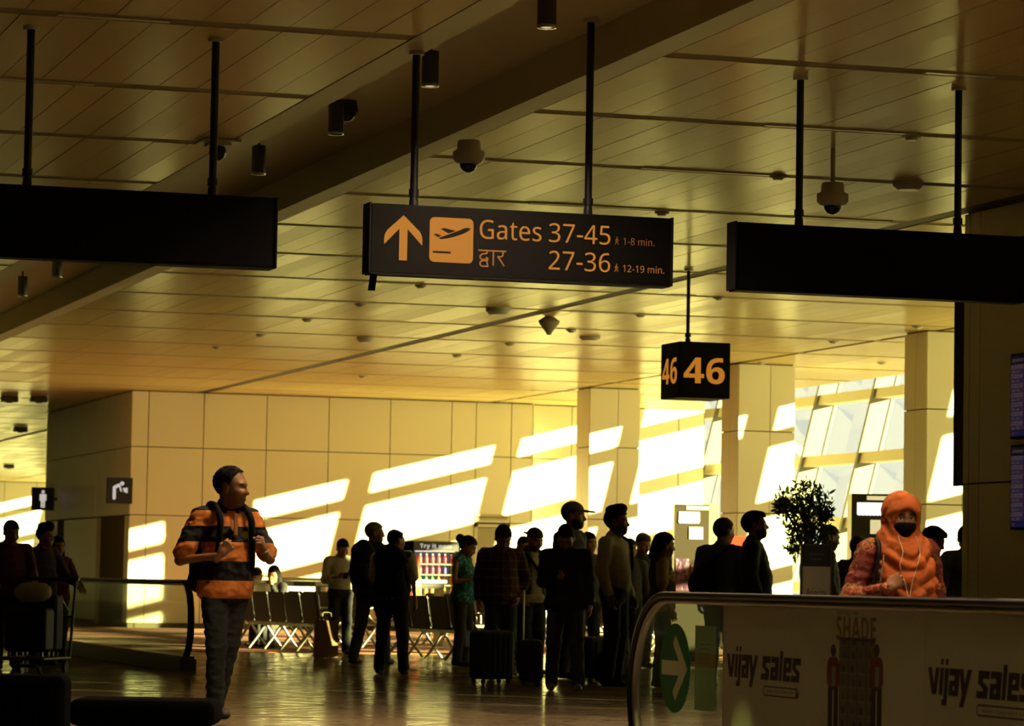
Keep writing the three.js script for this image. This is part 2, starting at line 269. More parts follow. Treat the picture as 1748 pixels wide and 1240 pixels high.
const gateTex = canvas(2048, 452, (x, w, h) => {
  const k = 2048 / 519, X = (p) => (p - 624) * k, Y = (p, q) => (q - (346.5 + (p - 626) * 0.0545)) * 452 / 119.5;
  x.fillStyle = '#000'; x.fillRect(0, 0, w, h);
  x.fillStyle = ORANGE; x.strokeStyle = ORANGE;
  // arrow
  const ax = X(677.5), ay = Y(678, 367), ab = Y(678, 447), hw = (710 - 645) / 2 * k, sw = 7 * k, dr = Y(678, 420);
  x.beginPath(); x.moveTo(ax, ay); x.lineTo(ax + hw * 0.85, ay + (dr - ay) * 0.52); x.quadraticCurveTo(ax + hw, ay + (dr - ay) * 0.66, ax + hw, ay + (dr - ay) * 0.8); x.lineTo(ax + hw, dr); x.lineTo(ax + sw, ay + (dr - ay) * 0.46); x.lineTo(ax + sw, ab); x.lineTo(ax - sw, ab); x.lineTo(ax - sw, ay + (dr - ay) * 0.46); x.lineTo(ax - hw, dr); x.lineTo(ax - hw, ay + (dr - ay) * 0.8); x.quadraticCurveTo(ax - hw, ay + (dr - ay) * 0.66, ax - hw * 0.85, ay + (dr - ay) * 0.52); x.closePath(); x.fill();
  // departures box
  const bx0 = X(722), bx1 = X(797), by0 = Y(722, 370), by1 = Y(722, 449.5); x.beginPath(); x.roundRect(bx0, by0, bx1 - bx0, by1 - by0, 34); x.fill();
  x.fillStyle = '#0a0805';
  const q = (a, b) => [bx0 + (bx1 - bx0) * a, by0 + (by1 - by0) * b], poly = (...p) => { x.beginPath(); p.forEach((e, i) => x[i ? 'lineTo' : 'moveTo'](...q(...e))); x.closePath(); x.fill(); };
  x.beginPath(); x.moveTo(...q(0.21, 0.46)); x.quadraticCurveTo(...q(0.55, 0.33), ...q(0.8, 0.215)); x.quadraticCurveTo(...q(0.9, 0.19), ...q(0.93, 0.225)); x.quadraticCurveTo(...q(0.9, 0.29), ...q(0.7, 0.37)); x.quadraticCurveTo(...q(0.45, 0.47), ...q(0.25, 0.485)); x.closePath(); x.fill();
  poly([0.25, 0.26], [0.33, 0.235], [0.6, 0.285], [0.43, 0.35]); poly([0.09, 0.385], [0.16, 0.37], [0.27, 0.405], [0.19, 0.445]);
  x.beginPath(); x.roundRect(...q(0.08, 0.755), (bx1 - bx0) * 0.41, 13, 5); x.fill();
  // lettering
  x.fillStyle = ORANGE; x.textBaseline = 'alphabetic';
  fitText(x, 'Gates', X(805), Y(806, 408.5), 178, (916 - 804) * k);
  fitText(x, '37-45', X(926), Y(928, 415), 178, (1038 - 926) * k);
  fitText(x, '27-36', X(926), Y(928, 464.5), 178, (1038 - 926) * k);
  x.fillStyle = '#a86a30'; fitText(x, '1-8 min.', X(1057), Y(1057, 421), 68, (1115 - 1057) * k); walker(x, X(1047), Y(1047, 406), 56, '#a86a30');
  x.fillStyle = '#d08a3c'; fitText(x, '12-19 min.', X(1057), Y(1057, 470), 68, (1133 - 1057) * k); walker(x, X(1047), Y(1047, 455), 56, '#d08a3c');
  // the Hindi word for gate, drawn stroke by stroke
  const o = [X(806), Y(806, 429)], u = k, L = (lw, ...p) => { x.strokeStyle = '#c98a3e'; x.lineWidth = lw; x.lineCap = 'butt'; x.lineJoin = 'round'; x.beginPath(); p.forEach((e, i) => { if (e.length === 2) x[i ? 'lineTo' : 'moveTo'](o[0] + e[0] * u, o[1] + e[1] * u); else x.bezierCurveTo(...e.map((v, j) => o[j % 2] + v * u)); }); x.stroke(); };
  L(11, [0, 0.5], [48.5, 0.5]);
  L(11, [15, 1], [15, 5.5]); L(11, [15.5, 5.5], [8, 5.5, 2.5, 8, 3.2, 12.5], [4, 17, 11, 17, 14, 14.5]); L(11, [13, 12.5], [18, 13, 18, 18, 12, 17.8], [6, 17.5, 3, 20, 3.2, 23.5], [3.8, 28, 10, 28.5, 15, 26.5]); L(11, [14.5, 19], [16.5, 24, 16.5, 24, 16.5, 29]);
  L(11, [26, 1], [26, 26]);
  L(11, [33, 9.5], [37, 11, 43, 10, 42.5, 6], [42.5, 3.5, 43, 2, 43, 1]); L(11, [33.5, 9.8], [37, 14, 41, 20, 45, 26]);
});
function bigSign(label, x0, x1, rods, tex) {
  const g = thing('hanging_sign', label, 'sign', [(x0 + x1) / 2, 3.2, -22.65]), w = x1 - x0;
  mk('cabinet', rb(w - 0.03, 0.49, 0.16, 0.008, 0.012, 0.25, -0.005), M.signBlack, g);
  mk('end_cap', rb(0.018, 0.5, 0.18, 0.006, -w / 2 + 0.009, 0.25, 0), M.black, g); mk('end_cap', rb(0.018, 0.5, 0.18, 0.006, w / 2 - 0.009, 0.25, 0), M.black, g);
  mk('bottom_trim', bb(-w / 2 + 0.02, w / 2 - 0.02, -0.006, 0.006, -0.08, 0.085), M.black, g);
  if (tex) {
    const f = new THREE.PlaneGeometry(w - 0.04, 0.478).translate(0.004, 0.25, 0.0775);
    mk('lit_sign_face', f, phys({ c: [0.0025, 0.0025, 0.003], specularIntensity: 0.25, roughness: 0.6, emissive: rgb(1, 0.84, 0.8), emissiveMap: tex, emissiveIntensity: 0.6 / EXP }), g).userData.label = 'black face with glowing orange lettering';
  } else mk('sign_face', bb(-w / 2 + 0.02, w / 2 - 0.02, 0.012, 0.488, 0.07, 0.078), M.signBlack, g);
  for (const [rx, top] of rods) hanger(g, rx - (x0 + x1) / 2, 0.49, top - 3.2);
  return g;
}
bigSign('unlit black hanging sign whose rods flank the ceiling camera', 2.9, 5.2, [[3.46, CEIL], [4.75, CEIL]]);
const gs = bigSign('black hanging gate sign with orange arrow and plane, reading Gates 37-45', 5.855, 8.125, [[6.2, CEIL], [7.5, REC]], gateTex);
mk('drop_bracket', [new THREE.BoxGeometry(0.05, 0.12, 0.012).applyMatrix4(new THREE.Matrix4().makeShear(0, 0, 0.12, 0, 0, 0)).translate(-1.07, -0.055, -0.03)], M.black, gs);
bigSign('blank black hanging sign beside the wall with the flight displays', 8.6, 10.92, [[9.13, CEIL], [10.4, CEIL]]);
{ // gate number box
  const t = canvas(512, 512, (x) => { x.fillStyle = '#000'; x.fillRect(0, 0, 512, 512); x.fillStyle = ORANGE; x.font = 'bold 372px sans-serif'; const w = x.measureText('46').width; x.save(); x.translate(30, 391); x.scale(452 / w, 0.97); x.fillText('46', 0, 0); x.restore(); });
  const g = thing('gate_number_sign', 'black cube sign with orange 46 on its faces hung from one rod', 'sign', [13.64, 3.25, -37.05]);
  mk('cabinet', rb(0.64, 0.66, 0.64, 0.01, 0, 0.33, 0), M.signBlack, g);
  const em = phys({ c: [0.0025, 0.0025, 0.003], specularIntensity: 0.25, roughness: 0.6, emissive: rgb(1, 0.8, 0.6), emissiveMap: t, emissiveIntensity: 0.6 / EXP });
  const q = new THREE.PlaneGeometry(0.6, 0.6);
  for (let i = 0; i < 4; i++) mk('lit_sign_face', q.clone().translate(0, 0.33, 0.322).rotateY(i * Math.PI / 2), em, g);
  hanger(g, -0.1, 0.66, CEIL - 3.25, 0.022);
}
// restroom blade signs on the shaded flank
function bladeSign(label, px, py, z, draw) {
  const p = onZ(px, py, z), t = canvas(256, 256, (x) => { x.fillStyle = '#000'; x.fillRect(0, 0, 256, 256); x.fillStyle = '#fff'; x.strokeStyle = '#fff'; draw(x); });
  const g = thing('blade_sign', label, 'sign', [p.x, p.y, z]);
  mk('plate', rb(0.52, 0.52, 0.05, 0.008), M.signBlack, g);
  mk('lit_sign_face', new THREE.PlaneGeometry(0.5, 0.5).translate(0, 0, 0.027), std({ c: [0.008, 0.008, 0.015], roughness: 0.5, emissive: rgb(0.95, 0.85, 0.78), emissiveMap: t, emissiveIntensity: 0.55 / EXP }), g);
  mk('arm', z > -66.6 ? bb(0.2, 0.26, -0.03, 0.03, -0.55, -0.02) : bb(0.22, 12.44 - p.x + 0.02, -0.03, 0.03, -0.012, 0.012), M.darkMetal, g);
}
bladeSign('black square sign with a white standing man pictogram', 73, 852, -75.6, (x) => {
  x.beginPath(); x.arc(128, 46, 19, 0, 7); x.fill(); x.beginPath(); x.roundRect(100, 70, 56, 92, 16); x.fill(); x.beginPath(); x.roundRect(88, 72, 19, 80, 9); x.fill(); x.beginPath(); x.roundRect(149, 72, 19, 80, 9); x.fill(); x.beginPath(); x.roundRect(104, 140, 22, 92, 6); x.fill(); x.beginPath(); x.roundRect(130, 140, 22, 92, 6); x.fill();
});
bladeSign('black square sign with a white bending drinker pictogram', 204, 838, -66.2, (x) => {
  x.beginPath(); x.arc(152, 54, 22, 0, 7); x.fill(); x.lineWidth = 34; x.lineCap = 'round'; x.lineJoin = 'round'; x.beginPath(); x.moveTo(72, 205); x.lineTo(72, 96); x.lineTo(118, 72); x.stroke(); x.lineWidth = 18; x.beginPath(); x.moveTo(128, 84); x.lineTo(142, 130); x.stroke(); x.beginPath(); x.moveTo(158, 100); x.lineTo(210, 96); x.lineTo(210, 154); x.lineTo(170, 140); x.closePath(); x.fill();
});

// ---------- ceiling fittings ----------
function recessLight(x, z, lit) {
  const g = thing('cylinder_downlight', lit ? 'cylindrical downlight in the ceiling trough with light added for the foreground figures' : 'dark unlit cylindrical downlight hanging in the dark ceiling trough', 'downlight', [x, REC - 0.34, z], 0, lit ? 'lit cylinder downlights' : 'unlit cylinder downlights');
  mk('housing', lathe([[0, 0.34], [0.012, 0.34], [0.012, 0.27], [0.062, 0.27], [0.065, 0.26], [0.065, 0.02], [0.058, 0.02], [0.05, 0.06], [0, 0.06]], 20), M.darkMetal, g);
  mk('trim_ring', lathe([[0.058, 0.0], [0.068, 0.0], [0.068, 0.02], [0.058, 0.02], [0.058, 0.0]], 20), M.metal, g);
  if (lit) { mk('lens', cyl(0.045, 0.045, 0.004, 0, 0.05, 0, 18), std({ c: [0.8, 0.75, 0.6], emissive: rgb(1, 0.8, 0.5), emissiveIntensity: 1.5 / EXP, roughness: 0.4 }), g);
    const l = new THREE.SpotLight(rgb(1, 0.7, 0.4), lit, 0, 1.2, 0.7, 2); l.position.set(0, -0.02, 0); l.target.position.set(0, -3, 0); l.castShadow = true; l.shadow.radius = 3; g.add(l, l.target); }
}
[[933, 48], [573, 230], [441, 298], [97, 474], [734, 148], [38, 506]].forEach(([px, py]) => { const p = onY(px, py, REC - 0.34); recessLight(Math.max(6.45, Math.min(7.5, p.x)), p.z, p.z > -26 ? 12 : 0); });
for (let z = -17.6; z < -6; z += 2.2) { recessLight(6.55, z, 3.2); recessLight(7.4, z + 1.1, 3.2); }  // unseen rows of downlights, added to light the two foreground figures
function domeCamera(px, py, label, drop, s = 1) {
  const p = onY(px, py, CEIL - drop), g = thing('dome_camera', label, 'camera', [p.x, CEIL, p.z]);
  if (drop > 0.3) mk('stem', cyl(0.02, 0.02, drop - 0.16, 0, -(drop - 0.16) / 2, 0, 10), M.plastic, g);
  const y = -drop;
  mk('housing', lathe([[0, y + 0.2], [0.085 * s, y + 0.2], [0.095 * s, y + 0.19], [0.1 * s, y + 0.12], [0.135 * s, y + 0.1], [0.135 * s, y + 0.04], [0.11 * s, y + 0.01], [0.08 * s, y], [0, y]], 24), M.plastic, g);
  mk('dome', new THREE.SphereGeometry(0.075 * s, 20, 10, 0, 7, Math.PI / 2, Math.PI / 2).translate(0, y, 0), std({ c: [0.015, 0.013, 0.01], roughness: 0.12 }), g);
  if (drop < 0.15) mk('mounting_plate', cyl(0.11 * s, 0.11 * s, 0.03, 0, -0.01, 0, 24), M.plastic, g);
}
domeCamera(800, 280, 'pale dome camera fixed close to the trough edge', 0.24);
domeCamera(1421, 352, 'pale dome camera hanging on a thin stem', 0.5);
{ const p = onY(372, 246, CEIL - 0.03), g = thing('dome_camera', 'black round camera under a square white ceiling plate', 'camera', [p.x, CEIL, p.z]);
  mk('mounting_plate', [rb(0.34, 0.02, 0.34, 0.006, 0, -0.015, 0), rb(0.2, 0.03, 0.2, 0.006, 0, -0.035, 0)], M.plastic, g); mk('ball', new THREE.SphereGeometry(0.075, 22, 14).translate(0, -0.1, 0), M.rubber, g); }
{ const p = onY(592, 200, REC - 0.14), g = thing('dome_camera', 'dark dome camera up inside the ceiling trough', 'camera', [Math.min(p.x, 7.4), REC, p.z]);
  mk('housing', cyl(0.085, 0.1, 0.1, 0, -0.05, 0), M.darkMetal, g); mk('dome', new THREE.SphereGeometry(0.08, 20, 10, 0, 7, Math.PI / 2, Math.PI / 2).translate(0, -0.1, 0), M.rubber, g); }
function disc(px, py, r, h, name, label, group) {
  const p = onY(px, py, CEIL - h), g = thing(name, label, name === 'smoke_detector' ? 'smoke detector' : 'speaker', [p.x, CEIL, p.z], 0, group);
  mk('base', cyl(r, r, h * 0.5, 0, -h * 0.25, 0, 22), M.plastic, g); mk('cap', cyl(r * 0.96, r * 0.7, h * 0.5, 0, -h * 0.75, 0, 22), M.plastic, g);
}
disc(850, 538, 0.17, 0.1, 'ceiling_speaker', 'thick round ceiling unit just left of the diagonal gap', null);
disc(623, 585, 0.13, 0.08, 'ceiling_speaker', 'small round ceiling unit touching the diagonal gap', null);
disc(1007, 582, 0.16, 0.06, 'ceiling_speaker', 'flat round ceiling unit right of the cone shaped fitting', null);
disc(1550, 325, 0.14, 0.07, 'ceiling_speaker', 'flat ceiling unit right of the stem mounted dome camera', null);
{ const p = onY(937, 572, CEIL - 0.26), g = thing('cone_fitting', 'cone shaped ceiling fitting pointing down beyond the diagonal gap', 'ceiling fitting', [p.x, CEIL, p.z]);
  mk('cone', lathe([[0, 0], [0.06, 0], [0.15, -0.06], [0.15, -0.09], [0.05, -0.22], [0.03, -0.26], [0, -0.26]], 22), std({ c: [0.3, 0.26, 0.17], roughness: 0.5 }), g); }
[[1556, 238], [1328, 306], [1130, 367], [718, 491], [615, 523], [524, 549], [445, 575], [371, 596], [1228, 512], [1093, 541], [870, 590], [780, 610], [619, 645], [1300, 622], [1423, 586], [1566, 561], [1505, 622], [975, 567]].forEach(([px, py]) => {
  const p = onY(px, py, CEIL - 0.03), g = thing('smoke_detector', 'small round detector dotted on the ceiling planks', 'smoke detector', [p.x, CEIL, p.z], 0, 'small round detectors on the ceiling planks');
  mk('base', cyl(0.075, 0.075, 0.02, 0, -0.01, 0, 16), M.plastic, g); mk('head', cyl(0.055, 0.04, 0.02, 0, -0.03, 0, 16), M.plastic, g);
});
[[16, 687], [66, 687], [35, 738], [15, 800]].forEach(([px, py]) => {
  const p = onY(px, py, CEIL - 0.12), g = thing('ceiling_box', 'dark boxy fitting on the distant ceiling beyond the restroom sign', 'ceiling fitting', [p.x, CEIL, p.z], 0, 'boxes on the distant ceiling');
  mk('case', rb(0.34, 0.12, 0.3, 0.02, 0, -0.06, 0), M.darkMetal, g); mk('lens', cyl(0.07, 0.07, 0.02, 0, -0.128, 0, 14), M.rubber, g);
});
{ // slim linear luminaires in the cross grooves (switched off)
  const white = std({ c: [0.74, 0.68, 0.48], roughness: 0.35 });
  const list = [[-25.17, 1305, 1560, 205], [-28.24, 1095, 1330, 288], [-31.31, 905, 1130, 357], [-31.31, 1368, 1520, 378], [-37.45, 600, 716, 0], [-40.5, 574, 716, 482], [-22.1, 1580, 1700, 122], [-22.1, 100, 290, 36], [-25.17, 0, 160, 142], [-40.5, 1143, 1185, 0], [-43.6, 445, 640, 0], [-46.7, 360, 520, 0], [-43.6, 975, 1125, 0], [-46.7, 1350, 1440, 0]];
  list.forEach(([z, a, b]) => {
    const yy = (px) => { let lo = 0, hi = 900; for (let i = 0; i < 40; i++) { const m = (lo + hi) / 2; (-onY(px, m, CEIL).z > -z ? hi = m : lo = m); } return (lo + hi) / 2; };
    const x0 = onY(a, yy(a), CEIL).x, x1 = onY(b, yy(b), CEIL).x;
    const g = thing('linear_light', 'slim pale linear light set in a ceiling groove', 'light', [(x0 + x1) / 2, CEIL, z], 0, 'linear lights in the ceiling grooves'), w = Math.abs(x1 - x0);
    mk('diffuser', bb(-w / 2, w / 2, -0.006, 0.006, -0.04, 0.05), white, g); mk('frame', [bb(-w / 2, w / 2, -0.01, 0.006, 0.051, 0.062), bb(-w / 2, w / 2, -0.01, 0.006, -0.052, -0.041)], M.trimPaint, g);
  });
}

// ---------- flight displays on the right wall ----------
[[605, 750], [760, 905]].forEach(([y0, y1], i) => {
  const t = canvas(512, 768, (x) => {
    const r = rng(40 + i); x.fillStyle = '#150f2e'; x.fillRect(0, 0, 512, 768); x.fillStyle = '#b9a9c9'; x.font = 'bold 40px sans-serif'; x.fillText(i ? 'DEPARTURES' : 'DEPARTURES', 24, 56);
    for (let j = 0; j < 14; j++) { x.fillStyle = j % 2 ? '#6b5a86' : '#a08aa0'; x.fillRect(0, 84 + j * 45, 512, 43); x.fillStyle = j % 2 ? '#e3d8ea' : '#2a2040'; x.font = '28px sans-serif'; x.fillText(String(10 + ((r() * 14) | 0)) + ':' + String(10 + ((r() * 50) | 0)), 14, 116 + j * 45); x.fillText(String(100 + ((r() * 900) | 0)), 130, 116 + j * 45); x.fillStyle = r() > 0.6 ? '#b03048' : r() > 0.5 ? '#3a4cc0' : '#4b3a8c'; x.fillRect(260, 86 + j * 45, 240, 40); }
    x.fillStyle = '#3b3f9a'; x.fillRect(0, 720, 512, 48); x.fillStyle = '#c9684a'; x.fillRect(30, 730, 50, 26);
  });
  const a = onX(1723, y0, 13.9), b = onX(1727, y1, 13.9), h = a.y - b.y, w = h * 0.68;
  const g = thing('flight_display', i ? 'lower flight information screen on the dark right wall' : 'upper flight information screen on the dark right wall', 'screen', [13.9, (a.y + b.y) / 2, a.z + w / 2], -Math.PI / 2, 'flight information screens');
  mk('bezel', rb(w, h, 0.08, 0.012, 0, 0, -0.05), M.black, g);
  mk('screen', new THREE.PlaneGeometry(w - 0.05, h - 0.05).translate(0, 0, -0.008), std({ c: [0.01, 0.01, 0.015], roughness: 0.3, emissive: rgb(1, 0.85, 0.9), emissiveMap: t, emissiveIntensity: 0.11 / EXP }), g);
  mk('bracket', bb(-0.1, 0.1, -0.1, 0.1, -0.09, -0.08), M.darkMetal, g);
});
{ const a = onZ(1646, 500, -30.5), b = onZ(1646, 830, -30.5), g = thing('edge_sign', 'tall thin black panel standing off the end of the right wall', 'sign', [a.x, (a.y + b.y) / 2, -30.5]);
  mk('panel', rb(0.03, a.y - b.y, 0.36, 0.008), M.black, g); mk('rim', bb(-0.019, 0.019, -(a.y - b.y) / 2, (a.y - b.y) / 2, -0.19, -0.18), M.darkMetal, g); }

// ---------- moving walkway on the right ----------
const XR = 6.3, ZN = -18.08, RAIL = 1.015;
function balustrade(name, label, x, zEnd, zFar, dir, film, R0 = 0.47) { // a handrail loop round a glass panel; newel at zEnd, running towards zFar
  const g = thing(name, label, 'balustrade', [x, 0, zEnd], dir > 0 ? 0 : Math.PI), L = Math.abs(zFar - zEnd);  // local: runs to +z
  const cy = RAIL - R0, path = []; for (let i = 0; i <= 22; i++) { const t = -0.62 * Math.PI + i / 22 * 1.12 * Math.PI + Math.PI; path.push([R0 - Math.sin(t - Math.PI / 2 + Math.PI / 2) * 0, 0, 0]); }
  const pts = []; for (let i = 0; i <= 26; i++) { const a = Math.PI / 2 + (i / 26) * Math.PI * 0.86; pts.push(V(0, cy + Math.sin(a) * R0, R0 + Math.cos(a) * R0)); }
  pts.reverse(); pts.push(V(0, RAIL, R0 + 0.4), V(0, RAIL, R0 + (L - R0) / 2), V(0, RAIL, L));
  // flattened rubber handrail swept along the loop
  const curve = new THREE.CatmullRomCurve3(pts, false, 'catmullrom', 0.2), sweep = (hw, hh, off) => {
    const n = 160, pos = [], idx = [], m = 10;
    for (let i = 0; i <= n; i++) { const p = curve.getPointAt(i / n), t = curve.getTangentAt(i / n), nn = V(0, t.z, -t.y); if (nn.y < 0 && i > 80) nn.negate(); for (let j = 0; j < m; j++) { const a = j / m * 2 * Math.PI, ca = Math.cos(a), sa = Math.sin(a), e = (v) => Math.sign(v) * Math.pow(Math.abs(v), 0.6); pos.push(p.x + e(ca) * hw, p.y + nn.y * (e(sa) * hh + off), p.z + nn.z * (e(sa) * hh + off)); } }
    for (let i = 0; i < n; i++) for (let j = 0; j < m; j++) { const a = i * m + j, b = i * m + (j + 1) % m; idx.push(a, b, a + m, b, b + m, a + m); }
    const q = new THREE.BufferGeometry(); q.setAttribute('position', new THREE.Float32BufferAttribute(pos, 3)); q.setIndex(idx); q.computeVertexNormals(); return q;
  };
  mk('handrail', sweep(0.04, 0.02, -0.02), M.rubber, g);
  mk('rail_channel', sweep(0.022, 0.014, -0.052), M.metal, g);
  const sh = new THREE.Shape(), r1 = R0 - 0.06; sh.moveTo(L, 0.1); sh.lineTo(R0 - r1 * 0.85, 0.1); for (let i = 0; i <= 24; i++) { const a = Math.PI * 1.25 - i / 24 * Math.PI * 0.75; sh.lineTo(R0 + Math.cos(a) * r1, cy + Math.sin(a) * r1); } sh.lineTo(L, RAIL - 0.06); sh.closePath();
  const gl = new THREE.ExtrudeGeometry(sh, { depth: 0.01, bevelEnabled: false, curveSegments: 8 }).rotateY(-Math.PI / 2).translate(0.005, 0, 0);
  mk('glass_panel', gl, phys({ c: [0.9, 0.95, 0.9], transmission: 1, thickness: 0, roughness: 0.03 }), g);
  mk('skirting', [bb(-0.09, 0.09, 0, 0.14, 0.12, L), bb(-0.07, 0.07, 0.14, 0.17, 0.14, L)], M.darkMetal, g);
  return g;
}
const rightRail = balustrade('walkway_balustrade', 'near glass balustrade of the moving walkway with printed advertising film', XR, ZN, -6, 1, true, 0.57);
balustrade('walkway_balustrade', 'far glass balustrade of the moving walkway behind the woman in the hijab', XR + 1.2, ZN, -6, 1, false, 0.57);
{ const d = thing('walkway_deck', 'dark ribbed moving walkway belt between the two balustrades', 'walkway', [XR + 0.6, 0, ZN]); mk('belt', bb(-0.5, 0.5, 0, 0.02, 0.3, 11.6), std({ c: [0.03, 0.03, 0.03], roughness: 0.5, metalness: 0.4 }), d);
  for (let i = 0; i < 12; i++) mk('rib', bb(-0.48 + i * 0.083, -0.47 + i * 0.083, 0.02, 0.026, 0.3, 11.6), M.darkMetal, d); mk('comb_plate', bb(-0.5, 0.5, 0, 0.024, 0, 0.3), M.metal, d); }
{ // film and stickers on the outside of the near glass (facing the camera side)
  const zAt = (px) => onX(px, 1100, XR).z - ZN, g = rightRail, xo = -0.0085;
  const filmMat = (t) => phys({ map: t, transmission: 0.5, thickness: 0, roughness: 1 });
  const vs = (x, px, py, k, col) => { // the advertiser's wordmark, blocky slanted letters
    x.save(); x.translate(px, py); x.scale(k, k); x.fillStyle = col;
    const p = (...q) => { x.beginPath(); q.forEach(([a, b], i) => x[i ? 'lineTo' : 'moveTo'](a, b)); x.closePath(); x.fill(); };
    p([0, 0], [26, 0], [40, 62], [54, 0], [80, 0], [58, 100], [26, 100]);                                         // v
    p([86, 0], [112, 0], [100, 100], [74, 100]); p([92, -34], [110, -34], [107, -12], [89, -12]);                 // i
    p([118, 0], [146, 0], [128, 138], [92, 138], [94, 116], [106, 116]); p([124, -34], [142, -34], [139, -12], [121, -12]);   // j
    x.beginPath(); x.moveTo(150, 0); x.lineTo(220, 0); x.lineTo(208, 100); x.lineTo(140, 100); x.lineTo(147, 44); x.lineTo(182, 44); x.lineTo(184, 26); x.lineTo(147, 26); x.closePath(); x.moveTo(172, 64); x.lineTo(169, 80); x.lineTo(180, 80); x.lineTo(182, 64); x.closePath(); x.fill('evenodd');   // a
    p([216, 0], [244, 0], [252, 52], [272, 0], [302, 0], [244, 138], [214, 138], [232, 96]);                       // y
    p([346, 0], [420, 0], [416, 28], [374, 28], [372, 40], [408, 60], [400, 100], [328, 100], [332, 74], [374, 74], [374, 66], [340, 46]);   // s
    x.beginPath(); x.moveTo(426, 0); x.lineTo(498, 0); x.lineTo(486, 100); x.lineTo(414, 100); x.lineTo(420, 44); x.lineTo(458, 44); x.lineTo(460, 26); x.lineTo(423, 26); x.closePath(); x.moveTo(448, 64); x.lineTo(446, 80); x.lineTo(456, 80); x.lineTo(458, 64); x.closePath(); x.fill('evenodd');   // a
    p([508, -26], [534, -26], [518, 100], [492, 100]);                                                            // l
    x.beginPath(); x.moveTo(540, 0); x.lineTo(612, 0); x.lineTo(604, 62); x.lineTo(560, 62); x.lineTo(558, 76); x.lineTo(600, 76); x.lineTo(597, 100); x.lineTo(528, 100); x.closePath(); x.moveTo(566, 24); x.lineTo(563, 42); x.lineTo(580, 42); x.lineTo(582, 24); x.closePath(); x.fill('evenodd');   // e
    p([620, 0], [694, 0], [690, 28], [648, 28], [646, 40], [682, 60], [674, 100], [602, 100], [606, 74], [648, 74], [648, 66], [614, 46]);   // s
    x.restore();
  };
  const web = (x, px, py, w, h) => { x.strokeStyle = '#1b1c1a'; x.lineWidth = 5; x.beginPath(); x.roundRect(px, py, w, h, 22); x.stroke(); x.fillStyle = '#1b1c1a'; fitText(x, 'www.vijaysales.com', px + 36, py + h * 0.66, h * 0.5, w - 90); x.beginPath(); x.moveTo(px + w - 30, py + h - 38); x.lineTo(px + w - 30, py + h + 6); x.lineTo(px + w - 2, py + h - 12); x.closePath(); x.fill(); };
  const z0 = zAt(1237), z1 = zAt(1583), z2 = zAt(1583) + (z1 - z0) * 1.15, y0 = 0.2, y1 = RAIL - 0.062;
  const film = (za, zb, draw, label) => {
    const t = canvas(2048, Math.min(2048, Math.round(2048 * (y1 - y0) / (zb - za))), draw), w = zb - za;
    const pg = new THREE.BoxGeometry(0.003, y1 - y0, w - 0.004).translate(xo, (y0 + y1) / 2, (za + zb) / 2), u = pg.attributes.uv, ps = pg.attributes.position;
    for (let i = 0; i < u.count; i++) u.setXY(i, (ps.getZ(i) - za) / w, (ps.getY(i) - y0) / (y1 - y0));
    const m = mk('advertising_film', pg, filmMat(t), g); m.userData.label = label;
  };
  const base = (x, w, h) => { x.fillStyle = '#d2cfbd'; x.fillRect(0, 0, w, h); const r = rng(9); for (let i = 0; i < 5000; i++) { x.fillStyle = `rgba(${r() > 0.5 ? '255,250,230' : '30,30,20'},0.03)`; x.fillRect(r() * w, r() * h, 2 + r() * 3, 2 + r() * 3); } };
  const vAt = (px, py) => { const p = onX(px, py, XR); return [(p.z - ZN - z0) / (z1 - z0), 1 - (p.y - y0) / (y1 - y0)]; };
  film(z0, z1, (x, w, h) => {
    base(x, w, h); const a = vAt(1244, 1116), b = vAt(1371, 1124), c = vAt(1244, 1155), d = vAt(1306, 1172), e = vAt(1366, 1197);
    const kx = (b[0] - a[0]) * w / 694, ky = (c[1] - a[1]) * h / 100; x.save(); x.translate(a[0] * w, a[1] * h); x.scale(kx, ky); vs(x, 0, 0, 1, '#2a241a'); x.restore();
    web(x, d[0] * w, d[1] * h, (e[0] - d[0]) * w, (e[1] - d[1]) * h * 0.8);
    const s = vAt(1430, 1052), s2 = vAt(1500, 1096); x.fillStyle = '#8a7a1e'; x.font = 'bold 100px sans-serif'; x.save(); x.translate(s[0] * w, s2[1] * h); const tw = x.measureText('SHADE').width; x.scale((s2[0] - s[0]) * w / tw, (s2[1] - s[1]) * h / 72); x.fillText('SHADE', 0, 0); x.restore();
    x.fillStyle = '#5d5a4a'; const o = vAt(1431, 1049); x.font = '26px sans-serif'; fitText(x, 'Opening a new', o[0] * w, o[1] * h, 26, (s2[0] - s[0]) * w * 0.55);
    const f = vAt(1437, 1092), f2 = vAt(1496, 1238); x.fillStyle = '#77776a'; x.fillRect(f[0] * w, f[1] * h, (f2[0] - f[0]) * w, (f2[1] - f[1]) * h + 20); x.fillStyle = '#3c3b33'; x.fillRect(f[0] * w, f[1] * h - 8, (f2[0] - f[0]) * w, 12);
    const r = rng(21), cols = ['#4a3a30', '#5d6068', '#6d3a2e', '#6a5c36', '#3c4a52'];
    for (let c0 = 0; c0 < 4; c0++) { const x0 = f[0] * w + (f2[0] - f[0]) * w * c0 / 4; x.strokeStyle = '#4c4b43'; x.lineWidth = 5; x.strokeRect(x0, f[1] * h, (f2[0] - f[0]) * w / 4, h); for (let k = 0; k < 8; k++) { x.fillStyle = '#8c8a7c'; x.fillRect(x0 + 8, f[1] * h + 20 + k * 52, (f2[0] - f[0]) * w / 4 - 16, 5); x.fillStyle = cols[(r() * 5) | 0]; const bw = (f2[0] - f[0]) * w / 9; x.fillRect(x0 + 14 + r() * bw, f[1] * h + 20 + k * 52 - 26, bw * (0.4 + r() * 0.5), 26); } }
